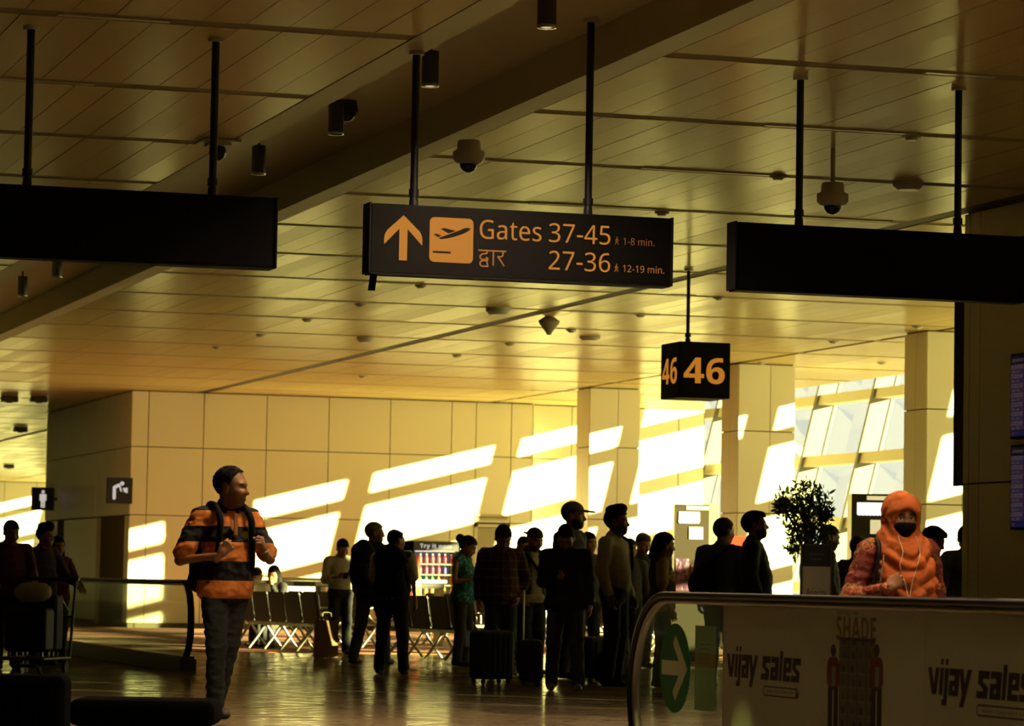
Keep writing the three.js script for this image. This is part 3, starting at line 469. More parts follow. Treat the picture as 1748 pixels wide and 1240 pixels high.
    for (const [px, side] of [[1426, 1], [1500, -1]]) { const a0 = vAt(px, 1107), sc = h * 0.62; const cx = a0[0] * w; x.fillStyle = '#4a3c30'; x.beginPath(); x.ellipse(cx, a0[1] * h + 10, 26, 24, 0, 0, 7); x.fill(); x.fillStyle = '#7c3a26'; x.beginPath(); x.roundRect(cx - 62, a0[1] * h + 34, 124, sc * 0.34, 40); x.fill(); x.fillStyle = '#9a9688'; x.fillRect(cx - 16, a0[1] * h + 70, 40, sc * 0.2); x.fillStyle = '#23262e'; x.fillRect(cx - 50, a0[1] * h + 34 + sc * 0.32, 44, sc * 0.6); x.fillRect(cx + 6, a0[1] * h + 34 + sc * 0.32, 44, sc * 0.6); }
  }, 'grey film printed with a wordmark, a shelf display and two people');
  film(z1, z2, (x, w, h) => {
    base(x, w, h); const va = (px, py) => { const p = onX(px, py, XR); return [(p.z - ZN - z1) / (z2 - z1), 1 - (p.y - y0) / (y1 - y0)]; };
    const a = va(1588, 1139), c = va(1588, 1185), b = va(1768, 1150); x.save(); x.translate(a[0] * w, a[1] * h); x.scale((b[0] - a[0]) * w / 694, (c[1] - a[1]) * h / 100); vs(x, 0, 0, 1, '#2a241a'); x.restore();
    const d = va(1671, 1204), e = va(1775, 1232); web(x, d[0] * w, d[1] * h, (e[0] - d[0]) * w, (e[1] - d[1]) * h);
  }, 'grey film printed with a second copy of the wordmark');
  // green arrow disc and pale notice
  const c = onX(1154.5, 1141, XR), rad = 0.245, gt = canvas(512, 512, (x) => { x.fillStyle = '#12a066'; x.fillRect(0, 0, 512, 512); x.strokeStyle = '#eef0de'; x.lineWidth = 84; x.lineJoin = 'miter'; x.beginPath(); x.moveTo(36, 256); x.lineTo(430, 256); x.stroke(); x.lineWidth = 70; x.beginPath(); x.moveTo(245, 92); x.lineTo(418, 256); x.lineTo(245, 420); x.stroke(); });
  const disc2 = new THREE.CylinderGeometry(rad, rad, 0.003, 40).rotateZ(Math.PI / 2).translate(xo, c.y, c.z - ZN), du = disc2.attributes.uv, dp = disc2.attributes.position;
  for (let i = 0; i < du.count; i++) du.setXY(i, (dp.getZ(i) - (c.z - ZN)) / rad / 2 + 0.5, (dp.getY(i) - c.y) / rad / 2 + 0.5);
  mk('arrow_sticker', disc2, phys({ map: gt, transmission: 0.5, thickness: 0, roughness: 1 }), g).userData.label = 'green disc sticker with a white arrow';
  const a = onX(1190, 1068, XR), b = onX(1222, 1216, XR), nt = canvas(256, 512, (x) => { x.fillStyle = '#a9cfa8'; x.fillRect(0, 0, 256, 512); x.fillStyle = '#b0a860'; x.fillRect(0, 170, 256, 80); x.fillStyle = '#7c987c'; for (let i = 0; i < 5; i++) x.fillRect(50, 110 + i * 28, 150, 7); });
  const np = new THREE.BoxGeometry(0.003, a.y - b.y, b.z - a.z).translate(xo, (a.y + b.y) / 2, (a.z + b.z) / 2 - ZN), nu = np.attributes.uv, npp = np.attributes.position;
  for (let i = 0; i < nu.count; i++) nu.setXY(i, (npp.getZ(i) + ZN - a.z) / (b.z - a.z), (npp.getY(i) - b.y) / (a.y - b.y));
  mk('notice_sticker', np, phys({ map: nt, transmission: 0.5, thickness: 0, roughness: 1 }), g).userData.label = 'pale green notice sticker';
}
// ---------- walkway on the left ----------
const lr = onY(325, 1148, 0);
balustrade('walkway_balustrade', 'glass balustrade with rounded end behind the man in the striped polo', lr.x, lr.z, lr.z - 26, -1, false, 0.46);

// ---------- bodies: smooth distance fields meshed with surface nets ----------
const cap = (a, b, ra, rb = ra, k = 0.03) => ({ t: 0, a, b, ra, rb, k });
const ell = (c, r, k = 0.03) => ({ t: 1, c, r, k });
const sub = (p, k = 0.02) => ({ ...p, s: 1, k });
function dist(p, x, y, z) {
  if (p.t === 0) {
    const [ax, ay, az] = p.a, [bx_, by, bz] = p.b, ux = bx_ - ax, uy = by - ay, uz = bz - az, l = ux * ux + uy * uy + uz * uz || 1e-9;
    let t = ((x - ax) * ux + (y - ay) * uy + (z - az) * uz) / l; t = t < 0 ? 0 : t > 1 ? 1 : t;
    return Math.hypot(x - ax - ux * t, y - ay - uy * t, z - az - uz * t) - (p.ra + (p.rb - p.ra) * t);
  }
  const [cx, cy, cz] = p.c, [rx, ry, rz] = p.r, X = (x - cx) / rx, Y = (y - cy) / ry, Z = (z - cz) / rz, k0 = Math.hypot(X, Y, Z), k1 = Math.hypot(X / rx, Y / ry, Z / rz);
  return k1 < 1e-6 ? -Math.min(rx, ry, rz) : k0 * (k0 - 1) / k1;
}
function netMesh(prims, cell, { post, color, inflate = 0, uv } = {}) {
  let lo = [9, 9, 9], hi = [-9, -9, -9];
  const grow = (c, r) => { for (let i = 0; i < 3; i++) { const q = Array.isArray(r) ? r[i] : r; lo[i] = Math.min(lo[i], c[i] - q); hi[i] = Math.max(hi[i], c[i] + q); } };
  const add = prims.filter((p) => !p.s), cut = prims.filter((p) => p.s);
  for (const p of add) p.t === 0 ? (grow(p.a, p.ra), grow(p.b, p.rb)) : grow(p.c, p.r);
  const pad = inflate + 0.02 + 2 * cell; lo = lo.map((v) => v - pad); hi = hi.map((v) => v + pad);
  const N = [0, 1, 2].map((i) => Math.ceil((hi[i] - lo[i]) / cell) + 1), [nx, ny, nz] = N, f = new Float32Array(nx * ny * nz), B = 6;
  for (let bz = 0; bz < nz; bz += B) for (let by = 0; by < ny; by += B) for (let b0 = 0; b0 < nx; b0 += B) {
    const h = B * cell * 0.87, cx = lo[0] + (b0 + B / 2) * cell, cy = lo[1] + (by + B / 2) * cell, cz = lo[2] + (bz + B / 2) * cell;
    let m = 1e9; const ds = add.map((p) => { const d = dist(p, cx, cy, cz) - inflate; if (d < m) m = d; return d; });
    const ez = Math.min(bz + B, nz), ey = Math.min(by + B, ny), ex = Math.min(b0 + B, nx);
    if (m > h * 1.6 + 0.08) { for (let z = bz; z < ez; z++) for (let y = by; y < ey; y++) f.fill(m, (z * ny + y) * nx + b0, (z * ny + y) * nx + ex); continue; }
    const use = add.filter((p, i) => ds[i] < m + 3.2 * h + 0.1);
    for (let z = bz; z < ez; z++) for (let y = by; y < ey; y++) for (let x = b0; x < ex; x++) {
      const X = lo[0] + x * cell, Y = lo[1] + y * cell, Z = lo[2] + z * cell; let d = 1e9;
      for (const p of use) { const e = dist(p, X, Y, Z), k = p.k; if (d > 1e8) d = e; else { const hh = Math.max(k - Math.abs(d - e), 0) / k; d = Math.min(d, e) - hh * hh * k * 0.25; } }
      d -= inflate;
      for (const p of cut) { const e = -dist(p, X, Y, Z), k = p.k, hh = Math.max(k - Math.abs(d - e), 0) / k; d = Math.max(d, e) + hh * hh * k * 0.25; }
      if (post && Math.abs(d) < 0.3) d = post(d, X, Y, Z);
      f[(z * ny + y) * nx + x] = d;
    }
  }
  const pos = [], idx = [], at = new Int32Array(nx * ny * nz).fill(-1), sx = 1, sy = nx, sz = nx * ny, C = [0, sx, sy, sx + sy, sz, sx + sz, sy + sz, sx + sy + sz], E = [[0, 1], [2, 3], [4, 5], [6, 7], [0, 2], [1, 3], [4, 6], [5, 7], [0, 4], [1, 5], [2, 6], [3, 7]];
  for (let z = 0; z < nz - 1; z++) for (let y = 0; y < ny - 1; y++) for (let x = 0; x < nx - 1; x++) {
    const o = z * sz + y * sy + x; let mask = 0; for (let i = 0; i < 8; i++) if (f[o + C[i]] < 0) mask |= 1 << i;
    if (mask === 0 || mask === 255) continue;
    let px = 0, py = 0, pz = 0, n = 0;
    for (const [a, b] of E) { const fa = f[o + C[a]], fb = f[o + C[b]]; if ((fa < 0) === (fb < 0)) continue; const t = fa / (fa - fb); px += (a & 1) + t * ((b & 1) - (a & 1)); py += ((a >> 1) & 1) + t * (((b >> 1) & 1) - ((a >> 1) & 1)); pz += (a >> 2) + t * ((b >> 2) - (a >> 2)); n++; }
    at[o] = pos.length / 3; pos.push(lo[0] + (x + px / n) * cell, lo[1] + (y + py / n) * cell, lo[2] + (z + pz / n) * cell);
    if (x && y && z) for (const [s, u, v] of [[sx, sy, sz], [sy, sz, sx], [sz, sx, sy]]) {
      const a = f[o] < 0, b = f[o + s] < 0; if (a === b) continue;
      const q = [at[o], at[o - u], at[o - u - v], at[o - v]]; if (q.some((e) => e < 0)) continue;
      a ? idx.push(q[0], q[1], q[2], q[0], q[2], q[3]) : idx.push(q[0], q[2], q[1], q[0], q[3], q[2]);
    }
  }
  const g = new THREE.BufferGeometry(); g.setAttribute('position', new THREE.Float32BufferAttribute(pos, 3)); g.setIndex(idx); g.computeVertexNormals();
  if (color) { const c = new Float32Array(pos.length); for (let i = 0; i < pos.length; i += 3) { const q = color(pos[i], pos[i + 1], pos[i + 2]); c[i] = q[0]; c[i + 1] = q[1]; c[i + 2] = q[2]; } g.setAttribute('color', new THREE.BufferAttribute(c, 3)); }
  const uvs = new Float32Array(pos.length / 3 * 2); for (let i = 0; i < uvs.length / 2; i++) { const q = uv ? uv(pos[i * 3], pos[i * 3 + 1], pos[i * 3 + 2]) : [pos[i * 3], pos[i * 3 + 1]]; uvs[2 * i] = q[0]; uvs[2 * i + 1] = q[1]; } g.setAttribute('uv', new THREE.BufferAttribute(uvs, 2));
  return g;
}
function flip(g) { const i = g.index.array; for (let k = 0; k < i.length; k += 3) { const t = i[k]; i[k] = i[k + 1]; i[k + 1] = t; } return g; }

// hand: wrist at the origin, fingers along +y, palm towards +z, thumb towards +x
const handCache = {};
function handGeo(curl, cell) {
  const key = curl + '/' + cell; if (handCache[key]) return handCache[key];
  const P = [cap([0, -0.05, 0], [0, 0.02, 0], 0.024, 0.026, 0.02)], xs = [0.03, 0.01, -0.011, -0.031], len = [0.07, 0.078, 0.073, 0.056];
  xs.forEach((x, i) => {
    const kn = [x, [0.085, 0.09, 0.086, 0.078][i], 0];
    P.push(cap([x * 0.6, 0.01, 0], kn, 0.0155, 0.0125, 0.014));
    let p = kn, a = 0; [0.45, 0.31, 0.24].forEach((s, j) => { a += curl * [0.75, 1.05, 0.6][j] * (1 + 0.1 * i); const q = [p[0] + (x * 0.06), p[1] + Math.cos(a) * len[i] * s, p[2] + Math.sin(a) * len[i] * s]; P.push(cap(p, q, 0.0098 - j * 0.0012, 0.0088 - j * 0.0012, 0.004)); p = q; });
  });
  P.push(cap([0.016, 0.015, 0.006], [0.046, 0.05, 0.016], 0.015, 0.0115, 0.014), cap([0.046, 0.05, 0.016], [0.05 - curl * 0.012, 0.079, 0.022 + curl * 0.012], 0.0108, 0.0098, 0.005), cap([0.05 - curl * 0.012, 0.079, 0.022 + curl * 0.012], [0.046 - curl * 0.024, 0.102, 0.027 + curl * 0.022], 0.0098, 0.0082, 0.004));
  return handCache[key] = netMesh(P, cell);
}
// head: eye level at the origin, face towards +z
const HEAD = [ell([0, 0.03, -0.016], [0.076, 0.089, 0.099], 0.03), ell([0, -0.042, 0.022], [0.06, 0.076, 0.068], 0.05), ell([0, -0.096, 0.056], [0.026, 0.022, 0.024], 0.04), cap([-0.036, 0.02, 0.071], [0.036, 0.02, 0.071], 0.013, 0.013, 0.025),
  cap([0, 0.008, 0.084], [0, -0.032, 0.106], 0.0085, 0.0125, 0.014), ell([0.012, -0.038, 0.096], [0.009, 0.008, 0.01], 0.008), ell([-0.012, -0.038, 0.096], [0.009, 0.008, 0.01], 0.008), ell([0.042, -0.032, 0.054], [0.024, 0.026, 0.026], 0.03), ell([-0.042, -0.032, 0.054], [0.024, 0.026, 0.026], 0.03),
  cap([-0.019, -0.064, 0.084], [0.019, -0.064, 0.084], 0.0065, 0.0065, 0.01), cap([-0.017, -0.0745, 0.084], [0.017, -0.0745, 0.084], 0.0075, 0.0075, 0.008), ell([0.079, -0.008, -0.012], [0.011, 0.032, 0.02], 0.012), ell([-0.079, -0.008, -0.012], [0.011, 0.032, 0.02], 0.012), cap([0, -0.07, -0.02], [0, -0.17, -0.035], 0.052, 0.056, 0.03),
  sub(ell([0.032, -0.001, 0.097], [0.019, 0.011, 0.02]), 0.014), sub(ell([-0.032, -0.001, 0.097], [0.019, 0.011, 0.02]), 0.014), sub(cap([-0.02, -0.0695, 0.095], [0.02, -0.0695, 0.095], 0.0022), 0.006)];
const EYES = [ell([0.032, -0.002, 0.069], [0.0145, 0.0125, 0.0135], 0.002), ell([-0.032, -0.002, 0.069], [0.0145, 0.0125, 0.0135], 0.002)];
function headColor(skin, hairCol, beard) {
  const lip = [skin[0] * 0.75, skin[1] * 0.5, skin[2] * 0.5];
  return (x, y, z) => {
    const ax = Math.abs(x);
    if (z > 0.06 && Math.hypot((ax - 0.032) / 0.014, (y + 0.002) / 0.0075) < 1 && z < 0.086) return Math.hypot(ax - 0.031, y + 0.002) < 0.0065 ? [0.01, 0.008, 0.006] : [0.42, 0.36, 0.3];
    if (z > 0.055 && ax > 0.012 && ax < 0.055 && Math.abs(y - 0.022 - (ax - 0.03) * -0.12) < 0.0055) return hairCol;
    if (z > 0.07 && ax < 0.022 && y < -0.057 && y > -0.083) return lip;
    if (beard && y < -0.03 && z > -0.005 && (y < -0.05 - (0.05 - Math.min(0.05, ax)) * 0.35 || (ax > 0.05)) ) { const w = Math.min(1, Math.max(0, (-0.03 - y) / 0.02)); return skin.map((s, i) => s + (hairCol[i] - s) * beard * w); }
    if (beard && z > 0.07 && ax < 0.032 && y < -0.045 && y > -0.06) return skin.map((s, i) => s + (hairCol[i] - s) * beard);
    return skin;
  };
}
function hairGeo(style, cell) {
  const s = style.kind, t = style.t ?? 0.014, P = [ell([0, 0.034, -0.018], [0.076 + t * 0.7, 0.089 + t, 0.099 + t], 0.02)];
  if (s === 'quiff') P.push(ell([0.01, 0.125, 0.035], [0.06, 0.045, 0.06], 0.03), ell([0, 0.12, -0.03], [0.07, 0.04, 0.075], 0.03));
  if (s === 'bun') P.push(ell([0, 0.045, -0.15], [0.055, 0.055, 0.05], 0.015), ell([0, 0.0, -0.08], [0.07, 0.06, 0.05], 0.02));
  if (s === 'tail') P.push(cap([0, 0.0, -0.11], [0, -0.12, -0.15], 0.04, 0.028, 0.03), ell([0, -0.02, -0.06], [0.075, 0.07, 0.06], 0.03));
  if (s === 'long') P.push(cap([0.06, 0, -0.03], [0.075, -0.2, -0.01], 0.045, 0.03, 0.04), cap([-0.06, 0, -0.03], [-0.075, -0.2, -0.01], 0.045, 0.03, 0.04), ell([0, -0.1, -0.07], [0.09, 0.13, 0.05], 0.04));
  if (s === 'fringe') P.push(ell([0, 0.085, 0.055], [0.062, 0.035, 0.045], 0.02));
  const fr = style.front ?? 0.062, low = style.low ?? -0.055, bald = style.bald;
  return netMesh(P, cell, { post: (d, x, y, z) => {
    d += 0.005 * noise3(x * 60, y * 45, z * 60) + 0.003 * noise3(x * 130, y * 110, z * 130);
    // hairline: forehead high, temples, round the ears, nape
    const ax = Math.abs(x), face = z > 0.02 ? fr - y + 0.006 * noise3(x * 70, 3, z * 50) : -9;
    let line = z > 0.045 ? fr : z > 0.0 ? (ax > 0.05 ? -0.02 + (z / 0.045) * (fr + 0.02) : fr * (z / 0.045) - 0.1 * (1 - z / 0.045)) : z > -0.035 && ax > 0.06 ? 0.028 : low;
    if (['long'].includes(s) && z < 0.03) line = -0.5; if (s === 'tail' && z < -0.05) line = -0.5; if (s === 'bun' && z < -0.04) line = -0.2;
    let c = line - y;
    if (bald) c = Math.max(c, y + z * bald[1] - bald[0]);
    return Math.max(d, c);
  } });
}
const ARMS = { // [elbow, wrist, palm normal, curl] for the side at +x (the person's left); mirrored for the other
  down: [[0.25, 1.14, -0.03], [0.265, 0.9, 0.06], [-1, 0, 0.1], 0.5], back: [[0.25, 1.14, -0.09], [0.24, 0.92, -0.14], [-1, 0, 0], 0.5],
  phone: [[0.24, 1.13, 0.0], [0.09, 1.17, 0.24], [-0.3, 0.8, 0.1], 0.8], strap: [[0.31, 1.12, 0.02], [0.14, 1.2, 0.21], [-0.6, 0, -0.6], 1.25], chest: [[0.26, 1.1, 0.02], [0.06, 1.2, 0.2], [-0.2, 0, -1], 0.8],
  pocket: [[0.3, 1.12, -0.06], [0.2, 0.93, 0.06], [-1, 0, 0.1], 0.4], fold: [[0.24, 1.12, 0.08], [-0.02, 1.14, 0.22], [0, 0.2, -1], 0.5], rest: [[0.27, 1.12, 0.1], [0.24, 1.05, 0.34], [0, -1, 0], 0.4], lap: [[0.25, 1.13, 0.05], [0.1, 1.02, 0.25], [0, -1, 0], 0.6], face: [[0.22, 1.14, 0.12], [0.1, 1.42, 0.2], [0, 0.3, -1], 1.0],
};
const fabric = noiseTex(128, (u, v) => 0.5 + 0.5 * Math.sin(u * 251) * Math.sin(v * 251) * 0.6 + 0.2 * tn(u, v, 9, 9, 2));
const skinMat = new THREE.MeshPhysicalMaterial({ vertexColors: true, roughness: 0.5 });
const SKIN = { mid: [0.3, 0.135, 0.062], dark: [0.13, 0.06, 0.03], light: [0.42, 0.2, 0.1] };
function person(o) {
  // o: px, top (photo pixel of the crown), h (height), turn (0 faces the camera, 90 faces picture right), label, ...
  const h = o.h ?? 1.7, s = h / 1.75, near = o.near, cb = near ? 0.013 : 0.024, ch = near ? 0.0042 : 0.0085, chand = near ? 0.0035 : 0.0065;
  let pos; const base = o.y ?? 0;
  if (o.at) pos = V(...o.at); else { const D = (h + base - EYE) * F / (horizon(o.px) - o.top); pos = atD(o.px, o.top, D); pos.y = base; }
  const g = thing('person', o.label, 'person', pos, (-17 + (o.turn ?? 0)) * Math.PI / 180, o.group); g.scale.setScalar(s);
  const lean = o.lean ?? 0, girth = (o.girth ?? 1) * 1.14, sit = o.sit, wm = o.woman ? 0.88 : 1, yaw0 = 0;
  const L = (p) => { const y = p[1]; return y > 0.95 ? [p[0], y - (sit ? 0.42 : 0), p[2] + lean * (y - 0.95)] : [p[0], y - (sit ? 0.42 : 0), p[2]]; };
  const shx = 0.185 * wm * (0.6 + 0.4 * girth);
  const torso = [ell(L([0, 0.955, -0.005]), [0.165 * (0.7 + 0.3 * girth), 0.13, 0.115 * girth], 0.06), ell(L([0, 1.1, 0.012 + (girth - 1) * 0.08]), [0.145 * girth, 0.17, 0.105 * girth], 0.08), ell(L([0, 1.29, -0.01]), [0.165 * wm * (0.6 + 0.4 * girth), 0.17, 0.112 * (0.5 + 0.5 * girth)], 0.08), cap(L([-shx + 0.035, 1.415, -0.02]), L([shx - 0.035, 1.415, -0.02]), 0.058, 0.058, 0.05), cap(L([0, 1.42, -0.025]), L([0, 1.5, -0.012]), 0.068, 0.055, 0.05)];
  if (o.woman) torso.push(ell(L([0.07, 1.27, 0.075]), [0.065, 0.065, 0.06], 0.05), ell(L([-0.07, 1.27, 0.075]), [0.065, 0.065, 0.06], 0.05));
  const arms = [], sleeves = [], hands = [], st = o.sleeve ?? 'long';
  [1, -1].forEach((sd, i) => {
    const A = ARMS[(o.arms ?? ['down', 'down'])[i]] ?? (o.arms[i]), m = (p) => [p[0] * sd, p[1], p[2]], S = L([shx * sd, 1.405, -0.02]), El = L(m(A[0])), Wr = L(m(A[1]));
    arms.push(cap(S, El, 0.05 * (0.6 + 0.4 * girth), 0.041, 0.03), cap(El, Wr, 0.04, 0.028, 0.02));
    const mid = S.map((v, k) => v + (El[k] - v) * 0.82);
    if (st === 'long') sleeves.push(cap(S, El, 0.055 * (0.6 + 0.4 * girth), 0.05, 0.03), cap(El, Wr.map((v, k) => El[k] + (v - El[k]) * 0.93), 0.049, 0.036, 0.02));
    else if (st === 'short') sleeves.push(cap(S, mid, 0.057 * (0.6 + 0.4 * girth), 0.06, 0.03)); else if (st === 'roll') sleeves.push(cap(S, El, 0.057, 0.054, 0.03), cap(El, El.map((v, k) => v + (Wr[k] - v) * 0.4), 0.052, 0.046, 0.02));
    const u = V(...Wr).sub(V(...El)).normalize(); if (A[4]) u.copy(V(A[4][0] * sd, A[4][1], A[4][2])).normalize(); let n = V(A[2][0] * sd, A[2][1], A[2][2]); n.addScaledVector(u, -n.dot(u)).normalize();
    const th = V().crossVectors(u, n).multiplyScalar(-sd), mat = new THREE.Matrix4().makeBasis(th, u, n).setPosition(V(...Wr).addScaledVector(u, 0.012));
    const hg = handGeo(A[3], chand).clone().applyMatrix4(mat); if (mat.determinant() < 0) flip(hg); hands.push(hg);
  });
  const legs = [], trou = [], feet = [];
  [1, -1].forEach((sd, i) => {
    const f = (o.legs ?? [[0, 0], [0, 0]])[i], hip = [0.088 * sd, sit ? 0.53 : 0.93, 0]; // [forward, sideways] of the foot
    const kn = sit ? [0.11 * sd, 0.53, 0.42] : [(0.1 + f[1] * 0.5) * sd, 0.5, 0.025 + f[0] * 0.55 + Math.abs(f[0]) * 0.1], an = sit ? [0.11 * sd, 0.09, 0.42 + (f[0] || 0)] : [(0.105 + f[1]) * sd, 0.085 + (f[2] || 0), -0.02 + f[0]];
    legs.push(cap(hip, kn, 0.085, 0.056, 0.04), cap(kn, an, 0.055, 0.038, 0.02), cap(an, [an[0], 0.045 + (f[2] || 0), an[2] + 0.1], 0.035, 0.03, 0.02));
    const lo = o.loose ?? 1; trou.push(cap(hip, kn, 0.092 * (0.8 + 0.2 * girth), 0.068 * lo, 0.05), cap(kn, o.shorts ? kn.map((v, k) => v + (an[k] - v) * 0.15) : [an[0], an[1] - 0.005, an[2]], 0.067 * lo, 0.058 * lo, 0.03)); feet.push([an, sd, f[2] || 0]);
  });
  const sk = SKIN[o.skin ?? 'mid'], hc = o.hairColor ?? [0.012, 0.01, 0.009];
  // head frame
  const [hy, hp] = o.head ?? [0, 0], hr = o.roll ?? 0, neckP = L([0, 1.52, -0.01]), hm = new THREE.Matrix4().makeTranslation(...neckP).multiply(new THREE.Matrix4().makeRotationFromEuler(new THREE.Euler(hp * Math.PI / 180, hy * Math.PI / 180, hr * Math.PI / 180, 'YXZ'))).multiply(new THREE.Matrix4().makeTranslation(0, 0.105, 0.035)).multiply(new THREE.Matrix4().makeScale(...Array(3).fill(o.hs ?? 1.09)));
  const col = () => sk, body = netMesh([...torso, ...arms, ...legs], cb, { color: col, post: (d) => d + 0.006 });
  const head = netMesh([...HEAD, ...EYES], ch, { color: headColor(sk, hc, o.beard) }).applyMatrix4(hm);
  hands.forEach((q) => { const c = new Float32Array(q.attributes.position.count * 3); for (let i = 0; i < c.length; i += 3) c.set(sk, i); q.setAttribute('color', new THREE.BufferAttribute(c, 3)); });
  mk('body', mergeGeometries([body, head, ...hands]), skinMat, g);
  const folds = (amp, fy = 1) => (d, x, y, z) => d + amp * (noise3(x * 9 + 3, y * 15 * fy, z * 9) + 0.5 * noise3(x * 22, y * 34 * fy, z * 22 + 5));
  const seed = (pos.x * 13 + pos.z * 7) % 5;
  const cm = (c, extra) => c.isMaterial ? c : std({ c, roughness: 0.85, bumpMap: fabric, bumpScale: 0.0006, ...extra });
  if (o.shirt) {
    const hem = (o.hem ?? 0.86) - (sit ? 0.3 : 0), fo = folds(o.foldAmp ?? 0.006), neckC = L([0, 1.53, 0.035]), vneck = o.open ? L([0, 1.4, 0.13]) : null;
    const sh = netMesh([...torso.slice(0, 4), ...(o.woman ? torso.slice(5) : []), cap(L([0, 1.43, -0.025]), L([0, 1.475, -0.018]), 0.078, 0.066, 0.04), ...sleeves, ...(o.coat ? [ell(L([0, 0.86, 0]), [0.17, 0.2, 0.13], 0.08)] : []), ...(hem < 0.88 && !sit ? [ell(L([0, 0.9, 0]), [0.165 * girth, 0.12, 0.12 * girth], 0.06)] : [])], near ? 0.0085 : 0.0175, { inflate: 0.013, uv: (x, y, z) => [Math.atan2(x, z) * 0.17, y], post: (d, x, y, z) => { d = fo(d, x + seed, y, z); d = Math.max(d, (hem - y)); d = Math.max(d, 0.062 - Math.hypot(x - neckC[0], (y - neckC[1]) * 0.9, z - neckC[2])); if (vneck) d = Math.max(d, 0.05 - Math.hypot((x - vneck[0]) * 1.4, (y - vneck[1]) * 0.5, z - vneck[2])); return d; } });
    mk(o.shirtName ?? 'shirt', sh, cm(o.shirt), g);
    if (o.collar) mk('collar', netMesh([cap(L([0.062, 1.475, -0.03]), L([0.05, 1.45, 0.065]), 0.016, 0.02, 0.02), cap(L([-0.062, 1.475, -0.03]), L([-0.05, 1.45, 0.065]), 0.016, 0.02, 0.02), cap(L([-0.062, 1.48, -0.04]), L([0.062, 1.48, -0.04]), 0.022, 0.022, 0.03)], 0.009), cm(o.collar), g);
  }
  if (o.vest) mk('vest', netMesh([...torso.slice(0, 4), cap(L([0, 1.43, -0.025]), L([0, 1.475, -0.018]), 0.08, 0.07, 0.04)], near ? 0.0085 : 0.0175, { inflate: 0.026, post: (d, x, y, z) => { d = Math.max(folds(0.005)(d, x, y, z), 0.93 - y); d = Math.max(d, 0.07 - Math.hypot(x, y - 1.54, z - 0.04)); if (o.vestOpen) d = Math.max(d, (0.055 + (1.4 - y) * 0.03) - (z > 0.02 ? Math.abs(x) : 9)); return d; } }), cm(o.vest), g);
  if (o.trousers) mk(o.shorts ? 'shorts' : 'trousers', netMesh([...trou, ell([0, sit ? 0.535 : 0.95, 0], [0.165 * (0.7 + 0.3 * girth), 0.13, 0.118 * girth], 0.06)], near ? 0.0095 : 0.019, { inflate: 0.01, post: (d, x, y, z) => Math.max(folds(0.007, 1.2)(d, x + seed, y, z), y - (sit ? 0.64 : 1.02)) }), cm(o.trousers), g);
  if (o.skirt) mk('skirt', netMesh([ell([0, 0.95, 0], [0.18, 0.14, 0.13], 0.05), cap([0, 0.9, 0], [0, 0.3, 0], 0.17, 0.22, 0.05)], 0.016, { post: (d, x, y, z) => Math.max(Math.max(folds(0.01, 0.2)(d, x, y, z), y - 1.02), 0.12 - y) }), cm(o.skirt), g);
  if (!o.noShoes) feet.forEach(([an, sd, up]) => mk('shoe', netMesh([cap([an[0], 0.045 + up, an[2] - 0.035], [an[0], 0.035 + up, an[2] + 0.1], 0.043, 0.036, 0.03), ell([an[0], 0.032 + up, an[2] + 0.14], [0.045, 0.034, 0.06], 0.03), cap([an[0], 0.06 + up, an[2]], [an[0], 0.1 + up, an[2] - 0.005], 0.044, 0.04, 0.02)], near ? 0.009 : 0.014, { post: (d, x, y) => Math.max(d, up - y) }), cm(o.shoes ?? [0.02, 0.018, 0.016], { roughness: 0.5 }), g));
  const onHead = (name, geo, mat) => { geo.applyMatrix4(hm); return mk(name, geo, mat, g); };
  if (o.hair) onHead('hair', hairGeo(o.hair, near ? 0.0045 : 0.0095), phys({ c: hc, roughness: 0.75, specularIntensity: 0.25 }));
  if (o.cap) { onHead('cap', netMesh([ell([0, 0.042, -0.016], [0.088, 0.098, 0.112], 0.02)], 0.007, { post: (d, x, y) => Math.max(d, 0.045 - y) }), cm(o.cap)); const sgn = o.capBack ? -1 : 1; onHead('cap_peak', netMesh([cap([-0.03, 0.05, 0.09 * sgn], [-0.02, 0.042, 0.165 * sgn], 0.03, 0.03, 0.05), cap([0.03, 0.05, 0.09 * sgn], [0.02, 0.042, 0.165 * sgn], 0.03, 0.03, 0.05)], 0.007, { post: (d, x, y, z) => Math.max(d, Math.abs(y - 0.05 + (z * sgn - 0.1) * 0.15 + x * x * 4) - 0.007) }), cm(o.cap)); }
  if (o.glasses) { const ring = (x) => new THREE.TorusGeometry(0.02, 0.0022, 6, 18).scale(1, 0.75, 1).translate(x, -0.004, 0.1); onHead('glasses', merge([ring(0.033), ring(-0.033), bar([-0.013, 0, 0.102], [0.013, 0, 0.102], 0.002), bar([0.053, 0.002, 0.098], [0.08, 0.004, -0.01], 0.002), bar([-0.053, 0.002, 0.098], [-0.08, 0.004, -0.01], 0.002)]), M.black); }
  g.userData.frame = undefined; delete g.userData.frame;
  return { g, s, hm, L, pos };
}
